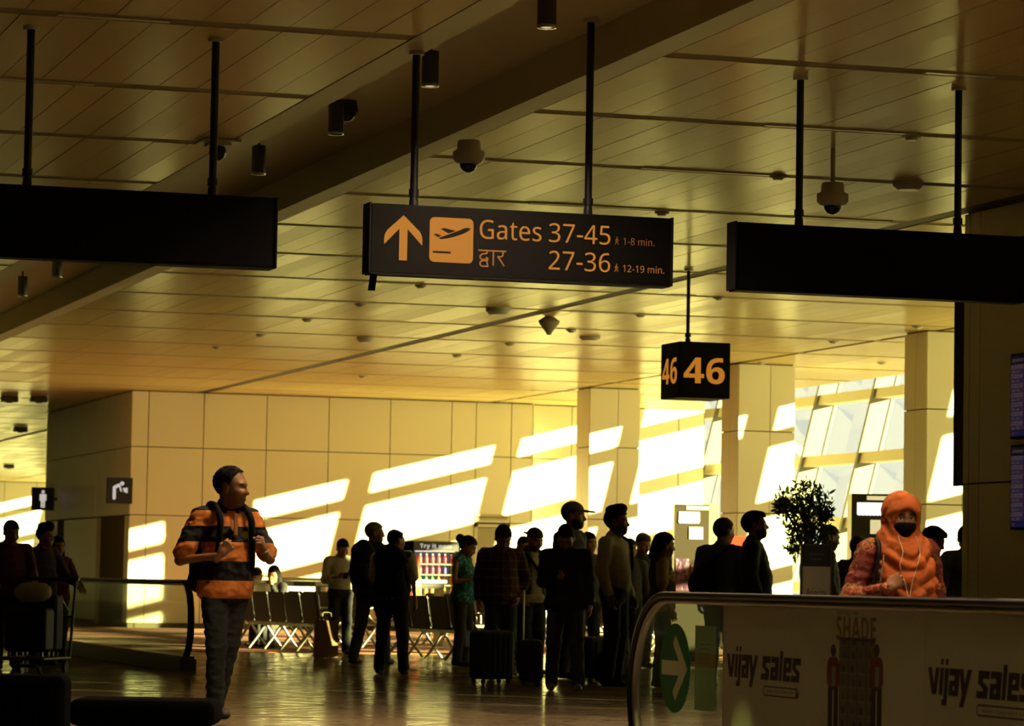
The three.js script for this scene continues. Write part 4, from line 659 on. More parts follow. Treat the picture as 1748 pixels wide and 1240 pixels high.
// carried things are top-level: place them in the bearer's frame
function carried(P, name, label, category, p, turn = 0) { const v = P.g.localToWorld(V(...p)); const t = thing(name, label, category, v, P.g.rotation.y + turn); t.scale.setScalar(P.s); return t; }
function backpack(P, label, o = {}) {
  P.g.updateMatrixWorld(); const dy = 1.0 - (o.y ?? 1.0), w = o.w ?? 0.32, h = o.h ?? 0.48, d = o.d ?? 0.17, z0 = -(0.135 + (o.off ?? 0)), b = carried(P, 'backpack', label, 'backpack', [0, o.y ?? 1.0, 0]), m = phys({ c: o.c ?? [0.008, 0.008, 0.01], roughness: 0.9, specularIntensity: 0.3, bumpMap: fabric, bumpScale: 0.001 });
  const zc = z0 - d / 2; mk('bag', netMesh([ell([0, 0.26, zc], [w / 2, h / 2 + 0.05, d / 2], 0.05), cap([-w / 2 + 0.08, 0.06, zc], [w / 2 - 0.08, 0.06, zc], d / 2 - 0.005, d / 2 - 0.005, 0.06), cap([-w / 2 + 0.08, 0.4, zc], [w / 2 - 0.08, 0.4, zc], d / 2 - 0.01, d / 2 - 0.01, 0.06)], 0.013, { post: (q, x, y, z) => q + 0.004 * noise3(x * 14, y * 14, z * 14) }), m, b);
  mk('front_pocket', rb(w * 0.72, h * 0.42, 0.06, 0.028, 0, 0.14, zc - d / 2 - 0.005), m, b);
  for (const sd of [1, -1]) mk('strap', tube([[0.09 * sd, 0.44 + dy, z0 - 0.01], [0.1 * sd, 0.5 + dy, -0.07], [0.112 * sd, 0.485 + dy, 0.05], [0.122 * sd, 0.38 + dy, 0.145], [0.14 * sd, 0.2, 0.13], [0.17 * sd, 0.06, 0.02], [0.12 * sd, 0.04, z0 + 0.02]], o.strap ?? 0.021, 40, 8), m, b);
  mk('grab_handle', tube([[-0.04, 0.5, z0 - 0.02], [0, 0.54, z0 - 0.02], [0.04, 0.5, z0 - 0.02]], 0.008, 12, 6), m, b);
  return b;
}
function phone(P, label, p, tilt = -0.9) { P.g.updateMatrixWorld(); const b = carried(P, 'phone', label, 'phone', p); const q = mk('case', rb(0.072, 0.15, 0.009, 0.004), M.black, b), s = mk('screen', bb(-0.033, 0.033, -0.07, 0.07, 0.0046, 0.0056), std({ c: [0.02, 0.02, 0.025], roughness: 0.15 }), b); b.rotation.set(0, P.g.rotation.y + Math.PI, 0); b.rotateX(tilt); return b; }
function suitcase(label, pos, turn, o = {}) {
  const w = o.w ?? 0.38, h = o.h ?? 0.56, d = o.d ?? 0.24, g = thing('suitcase', label, 'suitcase', pos, turn * Math.PI / 180), m = phys({ c: o.c ?? [0.015, 0.015, 0.02], roughness: o.r ?? 0.6, specularIntensity: o.r ? 0.05 : 0.6 });
  mk('shell', rb(w, h, d, 0.045, 0, 0.05 + h / 2, 0, 3), m, g);
  for (let i = -2; i <= 2; i++) mk('ridge', rb(0.022, h * 0.8, 0.012, 0.005, i * w * 0.16, 0.05 + h / 2, d / 2 + 0.002), m, g);
  for (const sx of [1, -1]) for (const sz of [1, -1]) mk('wheel', new THREE.CylinderGeometry(0.028, 0.028, 0.022, 14).rotateZ(Math.PI / 2).translate(sx * (w / 2 - 0.05), 0.028, sz * (d / 2 - 0.05)), M.rubber, g);
  if (o.handle) { const y = 0.05 + h, t = o.handle; mk('telescopic_handle', [bar([-0.09, y - 0.02, -d / 2 + 0.04], [-0.09, y + t, -d / 2 + 0.04], 0.009), bar([0.09, y - 0.02, -d / 2 + 0.04], [0.09, y + t, -d / 2 + 0.04], 0.009)], M.metal, g); mk('grip', rb(0.22, 0.03, 0.035, 0.012, 0, y + t, -d / 2 + 0.04), M.black, g); }
  mk('top_handle', tube([[-0.07, 0.05 + h, 0], [-0.05, 0.09 + h, 0], [0.05, 0.09 + h, 0], [0.07, 0.05 + h, 0]], 0.01, 16, 6), M.black, g);
  return g;
}

// ---------- the man in the striped polo ----------
const poloTex = canvas(64, 1024, (x) => { // v = height 0.8 .. 1.55 of the shirt
  const Y = (v) => 1024 * (1 - (v - 0.75) / 0.8), band = (a, b, c) => { x.fillStyle = c; x.fillRect(0, Y(b), 64, Y(a) - Y(b)); }, or = '#c8752c', nv = '#0b0b16';
  band(0.75, 1.6, nv); band(0.84, 0.965, or); band(1.1, 1.235, or); band(1.345, 1.455, or);
});
poloTex.repeat.set(1, 1 / 0.8); poloTex.offset.set(0, -0.75 / 0.8);
const denim = canvas(256, 256, (x) => { const r = rng(31); x.fillStyle = '#1c1f22'; x.fillRect(0, 0, 256, 256); for (let i = 0; i < 5000; i++) { x.fillStyle = r() > 0.5 ? 'rgba(60,62,62,0.22)' : 'rgba(10,12,18,0.22)'; x.fillRect(r() * 256, r() * 256, 1, 4 + r() * 6); } }); denim.repeat.set(3, 3);
const jeans = std({ map: denim, roughness: 0.9 });
{
  const P = person({ near: true, px: 389, top: 801, h: 1.86, turn: 32, girth: 1.04, hs: 1.13, head: [40, 3], label: 'man in orange and black striped polo gripping his backpack straps', skin: 'mid', arms: [[[0.33, 1.12, 0.04], [0.19, 1.17, 0.22], [-0.7, 0.1, -0.5], 1.35, [-0.45, 0.85, 0.35]], [[-0.36, 1.1, 0.0].map((v, i) => i ? v : -v), [0.17, 1.14, 0.24], [-0.6, 0.1, -0.6], 1.2, [-0.5, 0.8, 0.35]]],
    sleeve: 'short', shirt: std({ map: poloTex, roughness: 0.85, bumpMap: fabric, bumpScale: 0.0005 }), shirtName: 'polo_shirt', collar: [0.01, 0.01, 0.016], open: true, hem: 0.78, foldAmp: 0.007, trousers: jeans, loose: 0.9, shoes: [0.03, 0.03, 0.028], legs: [[-0.16, -0.075], [0.04, -0.035]], hair: { kind: 'short', t: 0.011, front: 0.098 }, hairColor: [0.006, 0.005, 0.004], beard: 0.3 });
  mk('placket', rb(0.03, 0.15, 0.008, 0.003, 0, 1.36, 0.142), std({ c: [0.5, 0.18, 0.05], roughness: 0.8 }), P.g);
  mk('crest', [cyl(0.026, 0.026, 0.004, 0, 0, 0, 18).rotateX(Math.PI / 2).translate(0.085, 1.285, 0.128), rb(0.035, 0.045, 0.006, 0.002, 0.085, 1.29, 0.13)], std({ c: [0.3, 0.3, 0.1], roughness: 0.7 }), P.g).userData.label = 'yellow green embroidered crest';
  mk('bracelet', new THREE.TorusGeometry(0.033, 0.006, 8, 20).rotateX(Math.PI / 2).rotateZ(0.5).translate(0.19, 1.17, 0.22), std({ c: [0.4, 0.33, 0.2], roughness: 0.5 }), P.g);
  backpack(P, 'black backpack on the back of the man in the striped polo', { w: 0.34, h: 0.44, d: 0.18, off: 0.0, y: 0.9, strap: 0.024 });
}
// ---------- the woman in the orange hijab ----------
{
  const flor = canvas(512, 512, (x) => { const r = rng(77); x.fillStyle = '#6b1f14'; x.fillRect(0, 0, 512, 512); x.lineWidth = 5; for (let i = 0; i < 90; i++) { const cx = r() * 512, cy = r() * 512, n = 5; x.strokeStyle = ['#a8562a', '#8a6a3a', '#3d120e', '#b87a4a'][(r() * 4) | 0]; x.beginPath(); for (let k = 0; k <= 40; k++) { const a = k / 40 * 6.283, q = 14 + 14 * Math.abs(Math.sin(a * n / 2)); x[k ? 'lineTo' : 'moveTo'](cx + Math.cos(a) * q, cy + Math.sin(a) * q); } x.stroke(); x.beginPath(); x.moveTo(cx, cy); x.quadraticCurveTo(cx + 40, cy + 10, cx + 30, cy + 60); x.stroke(); } }); flor.repeat.set(3, 3);
  const P = person({ near: true, woman: true, px: 1536, top: 846, h: 1.53, y: 0.025, turn: 12, head: [0, 8], girth: 1.25, label: 'woman in an orange hijab and black face mask riding the walkway', skin: 'mid', arms: ['down', [[0.33, 1.1, 0.04], [0.17, 1.17, 0.27], [-0.4, 0.0, -1], 1.1, [-0.75, 0.6, 0.1]]], sleeve: 'long', shirt: std({ map: flor, roughness: 0.8 }), shirtName: 'patterned_tunic', hem: 0.5, coat: true, trousers: [0.04, 0.03, 0.025], hair: { kind: 'short' }, foldAmp: 0.008 });
  const or = std({ c: [0.46, 0.108, 0.018], roughness: 0.9, bumpMap: fabric, bumpScale: 0.0006 }), hx = (p) => V(...p).applyMatrix4(P.hm).toArray();
  const c0 = hx([0, 0.035, -0.012]), fo = hx([0.0, -0.028, 0.105]);
  mk('hijab', netMesh([ell(c0, [0.122, 0.118, 0.138], 0.03), cap(hx([0, -0.05, -0.01]), [0, 1.46, 0.0], 0.115, 0.13, 0.05), cap([-0.08, 1.43, 0], [0.12, 1.42, 0], 0.08, 0.085, 0.06), ell([0.01, 1.33, 0.09], [0.15, 0.17, 0.115], 0.05), ell([0.05, 1.17, 0.115], [0.15, 0.22, 0.115], 0.05), cap([-0.1, 1.5, 0.03], [-0.12, 1.1, 0.16], 0.05, 0.045, 0.03), cap([0.12, 1.42, 0.06], [0.17, 0.98, 0.12], 0.06, 0.05, 0.04), cap([-0.09, 1.44, 0.1], [0.1, 1.3, 0.19], 0.03, 0.035, 0.03), cap([0.12, 1.42, 0.1], [-0.02, 1.22, 0.2], 0.03, 0.03, 0.03), sub(ell(fo, [0.069, 0.088, 0.092]), 0.014)], 0.0085, { post: (d, x, y, z) => {
    const low = Math.min(1, Math.max(0, (1.5 - y) / 0.12)), up = 1 - low, a = x * 34 + y * 20 + 2.2 * noise3(x * 4, y * 4, z * 4), b = Math.hypot(x * 1.25, (y - 1.56)) * 60 + 1.6 * noise3(x * 5, y * 5, 9);
    d += low * (0.02 * (0.6 - Math.abs(Math.sin(b * 0.55))) + 0.014 * (0.6 - Math.abs(Math.sin(a * 0.8)))) + up * 0.0035 * Math.sin(Math.hypot(x, y - 1.6, z - 0.12) * 110 + 2 * noise3(x * 8, y * 8, z * 8));
    return d + 0.002 * noise3(x * 30, y * 30, z * 30); } }), or, P.g);
  const mask = netMesh([ell([0, -0.048, 0.04], [0.074, 0.06, 0.07], 0.02), ell([0, -0.045, 0.082], [0.036, 0.045, 0.042], 0.03), ell([0, -0.095, 0.05], [0.035, 0.03, 0.035], 0.03)], 0.0045, { post: (d, x, y, z) => Math.max(d, y + 0.018 + Math.abs(x) * 0.12, -0.126 - y, 0.01 - z) }).applyMatrix4(P.hm);
  mk('face_mask', mask, phys({ c: [0.006, 0.006, 0.007], roughness: 0.8, specularIntensity: 0.2 }), P.g);
  const wire = std({ c: [0.7, 0.66, 0.5], roughness: 0.4 });
  mk('earphone_cord', tube([[-0.06, 1.5, 0.15], [-0.05, 1.4, 0.22], [-0.075, 1.32, 0.235], [-0.05, 1.22, 0.255], [-0.02, 1.1, 0.26]], 0.0022, 40, 5), wire, P.g); mk('earphone_cord', tube([[0.055, 1.5, 0.15], [0.06, 1.4, 0.22], [0.03, 1.3, 0.24], [-0.0, 1.22, 0.255], [-0.02, 1.12, 0.26]], 0.0022, 40, 5), wire, P.g);
  P.g.updateMatrixWorld(); const b = carried(P, 'handbag', 'black shoulder bag with a chain strap held by the woman in orange', 'bag', [-0.25, 0.72, 0.05]);
  mk('pouch', rb(0.12, 0.24, 0.3, 0.04), M.black, b); mk('shoulder_strap', tube([[0, 0.1, 0.1], [0.03, 0.45, 0.12], [0.08, 0.7, 0.08], [0.09, 0.75, -0.04], [0.04, 0.5, -0.14], [0, 0.1, -0.12]], 0.013, 40, 8), M.black, b); mk('chain', tube([[0.0, 0.12, 0.14], [0.045, 0.42, 0.17], [0.09, 0.66, 0.13]], 0.006, 40, 6), M.metal, b);
}
// ---------- the queue ----------
const Q = (o) => person(o);
{ const P = Q({ px: 583, top: 919, h: 1.62, turn: 15, head: [5, 28], label: 'man in a pale grey shirt looking down beside the seats', shirt: [0.42, 0.38, 0.3], sleeve: 'roll', trousers: [0.012, 0.011, 0.012], arms: ['phone', 'phone'], hair: { kind: 'short' }, hem: 0.98 }); phone(P, 'phone held low by the man in the pale grey shirt', [0, 1.19, 0.36]); }
{ const P = Q({ px: 637, top: 893, h: 1.76, turn: 150, girth: 1.22, head: [-58, 0], label: 'grey haired man with glasses and dark teal jacket seen from behind', shirt: [0.02, 0.035, 0.04], shirtName: 'jacket', collar: [0.012, 0.014, 0.016], trousers: [0.03, 0.042, 0.055], hair: { kind: 'short', t: 0.012 }, hairColor: [0.14, 0.13, 0.11], glasses: true, legs: [[-0.16, 0.04], [0.16, 0.02]], beard: 0.3 }); backpack(P, 'dark backpack on the grey haired man with glasses', { w: 0.33, c: [0.02, 0.022, 0.02] }); }
{ const P = Q({ px: 673, top: 905, h: 1.61, turn: 172, girth: 1.15, head: [-42, 2], label: 'balding man in black vest over white shirt seen from behind', shirt: [0.55, 0.5, 0.4], vest: [0.01, 0.01, 0.012], sleeve: 'short', trousers: [0.008, 0.008, 0.012], hem: 0.9, hair: { kind: 'short', t: 0.008, bald: [0.115, 0.35] }, skin: 'light', legs: [[0.02, 0.05], [-0.03, 0.05]], arms: ['phone', 'down'] }); backpack(P, 'large black backpack on the balding man in the vest', { w: 0.36, h: 0.56, d: 0.22 }); }
{ const tealTex = canvas(256, 256, (x) => { const r = rng(5); x.fillStyle = '#14666a'; x.fillRect(0, 0, 256, 256); for (let i = 0; i < 260; i++) { x.fillStyle = ['#2b8f90', '#0c3f44', '#7fb8b0'][(r() * 3) | 0]; x.beginPath(); x.ellipse(r() * 256, r() * 256, 4 + r() * 7, 3 + r() * 4, r() * 3, 0, 7); x.fill(); } }); tealTex.repeat.set(2, 2);
  const P = Q({ px: 792, top: 914, h: 1.62, turn: 62, woman: true, head: [10, 26], label: 'woman with hair in a bun and sleeveless teal top using phone', shirt: std({ map: tealTex, roughness: 0.8 }), shirtName: 'sleeveless_top', sleeve: 'none', hem: 0.83, trousers: [0.045, 0.045, 0.04], shorts: false, arms: ['phone', 'phone'], hair: { kind: 'bun', t: 0.016 }, skin: 'mid' }); phone(P, 'phone held by the woman in the teal top', [0, 1.19, 0.36]);
  const h = atD(800, 1078, -P.pos.clone().sub(eye).applyQuaternion(camera.quaternion.clone().invert()).z + 0.1), b = thing('handbag', 'dark handbag hanging beside the woman in the teal top', 'bag', [h.x, h.y - 0.1, h.z], 0.6); mk('pouch', rb(0.34, 0.24, 0.14, 0.04), std({ c: [0.03, 0.012, 0.01], roughness: 0.5 }), b); mk('strap', tube([[-0.13, 0.1, 0], [-0.09, 0.36, 0], [0.0, 0.45, 0], [0.09, 0.36, 0], [0.13, 0.1, 0]], 0.012, 30, 6), M.black, b); }
{ const plaid = canvas(256, 256, (x) => { x.fillStyle = '#231b12'; x.fillRect(0, 0, 256, 256); const b = (c, p, w, v) => { x.fillStyle = c; v ? x.fillRect(p, 0, w, 256) : x.fillRect(0, p, 256, w); }; for (let i = 0; i < 4; i++) { b('rgba(150,95,40,0.55)', i * 64, 12, 1); b('rgba(150,95,40,0.5)', i * 64, 12, 0); b('rgba(70,25,14,0.6)', i * 64 + 30, 18, 1); b('rgba(70,25,14,0.6)', i * 64 + 30, 18, 0); b('rgba(200,150,70,0.35)', i * 64 + 20, 4, 1); } }); plaid.repeat.set(2.6, 2.6);
  Q({ px: 857, top: 895, h: 1.68, turn: 8, head: [4, 32], girth: 1.1, label: 'man in a brown plaid shirt looking down in the queue', shirt: std({ map: plaid, roughness: 0.85 }), collar: [0.02, 0.014, 0.01], trousers: [0.028, 0.034, 0.042], hair: { kind: 'fringe', t: 0.018 }, arms: ['pocket', 'down'], hem: 0.82 }); }
Q({ px: 894, top: 917, h: 1.62, turn: 5, head: [-5, 10], label: 'man in a dark shirt half hidden behind the plaid shirt', shirt: [0.03, 0.028, 0.025], trousers: [0.015, 0.015, 0.02], hair: { kind: 'short' } });
{ const P = Q({ px: 909, top: 902, h: 1.67, turn: 28, head: [8, 16], label: 'man in dark grey cardigan and backwards cap with a shoulder strap', shirt: [0.4, 0.36, 0.28], vest: [0.05, 0.05, 0.045], vestOpen: true, sleeve: 'long', trousers: [0.008, 0.008, 0.011], cap: [0.02, 0.02, 0.022], capBack: true, arms: ['down', 'pocket'], hem: 0.86, hair: { kind: 'short', t: 0.006 }, beard: 0.5 });
  mk('shoulder_strap', tube([[-0.12, 1.46, -0.04], [-0.11, 1.43, 0.09], [0, 1.25, 0.165], [0.14, 1.05, 0.15], [0.18, 0.95, 0.02]], 0.02, 30, 8), M.black, P.g); }
Q({ px: 977, top: 860, h: 1.93, turn: 62, head: [10, -2], label: 'tall bearded man in a grey baseball cap facing the windows', shirt: [0.014, 0.014, 0.014], shirtName: 'jacket', trousers: [0.02, 0.02, 0.024], cap: [0.09, 0.085, 0.075], hair: { kind: 'short', t: 0.008 }, beard: 0.9, girth: 1.15 });
{ const P = Q({ px: 967, top: 893, h: 1.64, turn: -4, head: [0, 34], girth: 1.15, label: 'bearded man in black looking down at his phone before the capped man', shirt: [0.012, 0.012, 0.014], shirtName: 'jacket', trousers: [0.024, 0.022, 0.02], shoes: [0.1, 0.09, 0.08], arms: ['down', 'phone'], hair: { kind: 'short' }, beard: 0.9, legs: [[0.04, 0.05], [-0.06, 0.03]], hem: 0.82 }); phone(P, 'phone in the hand of the man in black', [-0.09, 1.2, 0.34]); }
Q({ px: 1003, top: 910, h: 1.66, turn: 20, head: [15, 4], label: 'man peering out behind the capped man in the queue', shirt: [0.06, 0.055, 0.045], trousers: [0.02, 0.02, 0.022], hair: { kind: 'short' } });
{ const P = Q({ px: 1051, top: 870, h: 1.82, turn: 64, head: [12, -3], label: 'young man with tall curly hair and cream sweater in profile', shirt: [0.36, 0.32, 0.22], shirtName: 'sweater', trousers: [0.014, 0.014, 0.018], hair: { kind: 'quiff', t: 0.012 }, beard: 0.6, skin: 'dark', arms: ['down', 'down'], hem: 0.88 }); mk('shoulder_strap', tube([[0.13, 1.47, -0.1], [0.13, 1.49, 0.0], [0.13, 1.42, 0.11], [0.14, 1.2, 0.13], [0.16, 1.0, 0.05]], 0.018, 30, 8), M.black, P.g); }
Q({ px: 1074, top: 921, h: 1.6, turn: 10, head: [8, 5], label: 'dark haired person glimpsed behind the cream sweater', shirt: [0.05, 0.04, 0.03], trousers: [0.02, 0.02, 0.02], hair: { kind: 'short' } });
Q({ px: 1094, top: 910, h: 1.7, turn: 30, head: [5, 20], girth: 1.2, label: 'grey haired man in a black shirt with folded arms', shirt: [0.012, 0.012, 0.013], sleeve: 'short', trousers: [0.02, 0.02, 0.02], hair: { kind: 'short', t: 0.014 }, hairColor: [0.1, 0.085, 0.06], arms: ['fold', 'fold'] });
Q({ px: 1131, top: 912, h: 1.57, turn: 95, woman: true, head: [10, 4], label: 'woman with a low ponytail and mustard sleeveless top', shirt: [0.34, 0.25, 0.07], shirtName: 'top', sleeve: 'short', trousers: [0.02, 0.02, 0.025], vest: [0.05, 0.035, 0.02], vestOpen: true, hair: { kind: 'tail', t: 0.022 } });
Q({ px: 1155, top: 916, h: 1.76, turn: 75, head: [5, 5], label: 'man in dark shirt standing past the woman with the ponytail', shirt: [0.035, 0.033, 0.03], trousers: [0.02, 0.02, 0.02], hair: { kind: 'short' } });
{ const P = Q({ px: 1233, top: 887, h: 1.74, turn: 158, head: [-28, 2], label: 'man in a grey green shirt with a slung bag seen from behind', shirt: [0.05, 0.055, 0.042], trousers: [0.02, 0.02, 0.02], hair: { kind: 'short', t: 0.016 }, girth: 1.1 });
  P.g.updateMatrixWorld(); const b = carried(P, 'sling_bag', 'black sling bag on the man in the grey green shirt', 'bag', [0, 0.95, 0]); mk('pouch', netMesh([ell([0.1, 0.16, -0.2], [0.17, 0.19, 0.1], 0.05), ell([0.2, 0.12, -0.14], [0.12, 0.15, 0.1], 0.05)], 0.014), M.black, b); mk('strap', tube([[0.12, 0.3, -0.18], [-0.02, 0.42, -0.15], [-0.12, 0.52, -0.08], [-0.13, 0.5, 0.04], [-0.02, 0.3, 0.16], [0.16, 0.1, 0.12], [0.2, 0.1, -0.06]], 0.024, 40, 8), M.black, b); }
Q({ px: 1289, top: 876, h: 1.78, turn: 86, head: [4, -8], label: 'bearded man in a black shirt in clean profile beside the red poster', shirt: [0.008, 0.008, 0.01], trousers: [0.012, 0.012, 0.014], hair: { kind: 'fringe', t: 0.018 }, beard: 1, arms: ['down', 'down'], girth: 1.12 });
Q({ px: 1411, top: 897, h: 1.72, turn: 100, head: [10, 12], label: 'dark figure with a shaved head behind the priority board', shirt: [0.02, 0.018, 0.016], trousers: [0.02, 0.02, 0.02], hair: { kind: 'short', t: 0.008 }, skin: 'dark', beard: 0.6 });
Q({ px: 1464, top: 918, h: 1.62, turn: 150, label: 'dark haired figure standing before the right hand kiosk', shirt: [0.02, 0.02, 0.02], trousers: [0.02, 0.02, 0.02], hair: { kind: 'short', t: 0.016 } });
Q({ px: 1585, top: 899, h: 1.66, turn: 88, head: [6, 22], label: 'young man in profile with a fringe behind the woman in orange', shirt: [0.03, 0.025, 0.02], trousers: [0.02, 0.02, 0.02], hair: { kind: 'fringe', t: 0.02 }, skin: 'mid' });
Q({ px: 1650, top: 897, h: 1.72, turn: 175, head: [0, 20], label: 'dark figure half hidden by the edge of the right wall', shirt: [0.012, 0.012, 0.014], trousers: [0.012, 0.012, 0.014], hair: { kind: 'short' }, girth: 1.1 });
// left group at the walkway
Q({ px: 17, top: 889, h: 1.63, turn: 20, head: [10, 16], girth: 1.25, label: 'heavy man in a dark maroon shirt behind the luggage trolley', shirt: [0.06, 0.012, 0.012], trousers: [0.012, 0.012, 0.016], hair: { kind: 'short', t: 0.013 }, arms: ['rest', 'rest'] });
Q({ px: 75, top: 898, h: 1.6, turn: 45, head: [20, 2], label: 'young man with swept hair and dark jacket by the glass balustrade', shirt: [0.03, 0.01, 0.012], shirtName: 'jacket', trousers: [0.012, 0.012, 0.016], hair: { kind: 'quiff', t: 0.012 }, glasses: true, arms: ['rest', 'down'] });
Q({ px: 98, top: 917, h: 1.49, turn: 30, woman: true, head: [0, 6], label: 'woman in a maroon top peeking past the young man', shirt: [0.1, 0.015, 0.02], trousers: [0.02, 0.02, 0.02], hair: { kind: 'long', t: 0.016 }, arms: ['rest', 'down'] });

// ---------- waiting seats ----------
const seatMat = std({ c: [0.05, 0.045, 0.035], roughness: 0.5 }), alu = std({ c: [0.4, 0.37, 0.3], roughness: 0.35, metalness: 0.9 });
function seatRow(label, p0, dir, n, pitch = 0.6) { // backs towards the camera; p0 first seat, dir the direction of the row
  const g = thing('beam_seating', label, 'seating', p0, 0, 'rows of beam seats'); g.rotation.y = Math.atan2(-dir.z, dir.x); g.position.y = 0.0075;
  mk('beam', bb(-0.3, (n - 1) * pitch + 0.3, 0.36, 0.42, -0.03, 0.03), alu, g);
  const back = rb(pitch - 0.07, 0.44, 0.03, 0.014).rotateX(0.16).translate(0, 0.63, 0.2), pan = rb(pitch - 0.07, 0.035, 0.44, 0.015).translate(0, 0.43, -0.05);
  for (let i = 0; i < n; i++) { const s = mk('seat', pan, seatMat, g); s.position.x = i * pitch; const b = mk('backrest', back, seatMat, g); b.position.x = i * pitch; }
  for (let i = 0; i <= n; i++) mk('armrest', [tube([[0, 0.4, 0.05], [0, 0.52, 0.17], [0, 0.82, 0.22]], 0.018, 14, 6), tube([[0, 0.6, 0.16], [0, 0.63, 0.05], [0, 0.63, -0.22], [0, 0.5, -0.24]], 0.018, 16, 6)].map((q) => q.translate((i - 0.5) * pitch, 0, 0)), alu, g);
  for (let i = 0; i <= n; i++) { const x = (i - 0.5) * pitch; mk('leg', [tube([[x, 0.38, 0], [x, 0.2, 0.12], [x, 0.023, 0.26]], 0.02, 12, 6), tube([[x, 0.38, 0], [x, 0.2, -0.12], [x, 0.023, -0.26]], 0.02, 12, 6)], alu, g); }
  return g;
}
{
  const dir = V(0.15, 0, 0.989).normalize();   // oblique rows, receding to the left of the picture
  seatRow('row of dark seats behind the man in the striped polo', onY(440, 1109, 0), dir, 5, 0.62);
  seatRow('row of dark seats behind the balding man in the vest', onY(707, 1126, 0), dir, 4, 0.62);
  const f = (px, py, label, n) => seatRow(label, onY(px, py, 0), dir, n, 0.62);
  f(500, 1100, 'row of dark seats standing on the striped carpet near the white counter', 6); f(760, 1104, 'row of dark seats on the carpet before the vending machine', 6); f(980, 1106, 'row of dark seats on the carpet beyond the capped man', 6); f(1120, 1112, 'row of dark seats on the carpet beyond the moving walkway', 6);
}
// ---------- long white charging counter ----------
{ const z = -51.5, a = onZ(436, 988, z), b = onZ(756, 993, z), g = thing('charging_counter', 'long narrow white counter with a dark edge behind the seats', 'counter', [a.x, 0, z]), w = b.x - a.x;
  mk('top', rb(w, 0.05, 0.5, 0.012, w / 2, a.y, 0), M.white, g); mk('fascia', bb(0.03, w - 0.03, a.y - 0.115, a.y - 0.027, -0.2, 0.2), M.darkMetal, g);
  for (const f of [0.02, 0.34, 0.67, 0.98]) mk('leg', bb(w * f - 0.03, w * f + 0.03, 0.008, a.y - 0.1, -0.18, 0.18), M.frame, g);
  for (const f of [0.12, 0.3, 0.55, 0.8]) mk('socket_panel', bb(w * f, w * f + 0.2, a.y - 0.1, a.y - 0.04, 0.2, 0.21), alu, g); }
// ---------- seated pair ----------
{ const c = onZ(470, 975, -50.2), s = { sit: true };
  person({ ...s, px: 471, at: [c.x, 0.0075, -50.2], h: 1.62, woman: true, turn: -35, head: [10, 20], label: 'seated dark haired woman holding a phone to her face', shirt: [0.012, 0.011, 0.012], trousers: [0.012, 0.012, 0.016], hair: { kind: 'long', t: 0.02 }, skin: 'light', arms: ['face', 'lap'] });
  const d = onZ(437, 985, -49.2); person({ ...s, px: 437, at: [d.x, 0.0075, -49.2], h: 1.6, turn: 160, head: [0, 15], label: 'seated bald man in a white shirt beside the woman on the phone', shirt: [0.6, 0.54, 0.42], trousers: [0.03, 0.03, 0.03], hair: { kind: 'short', t: 0.006, bald: [0.05, 0.2] }, skin: 'light' }); }
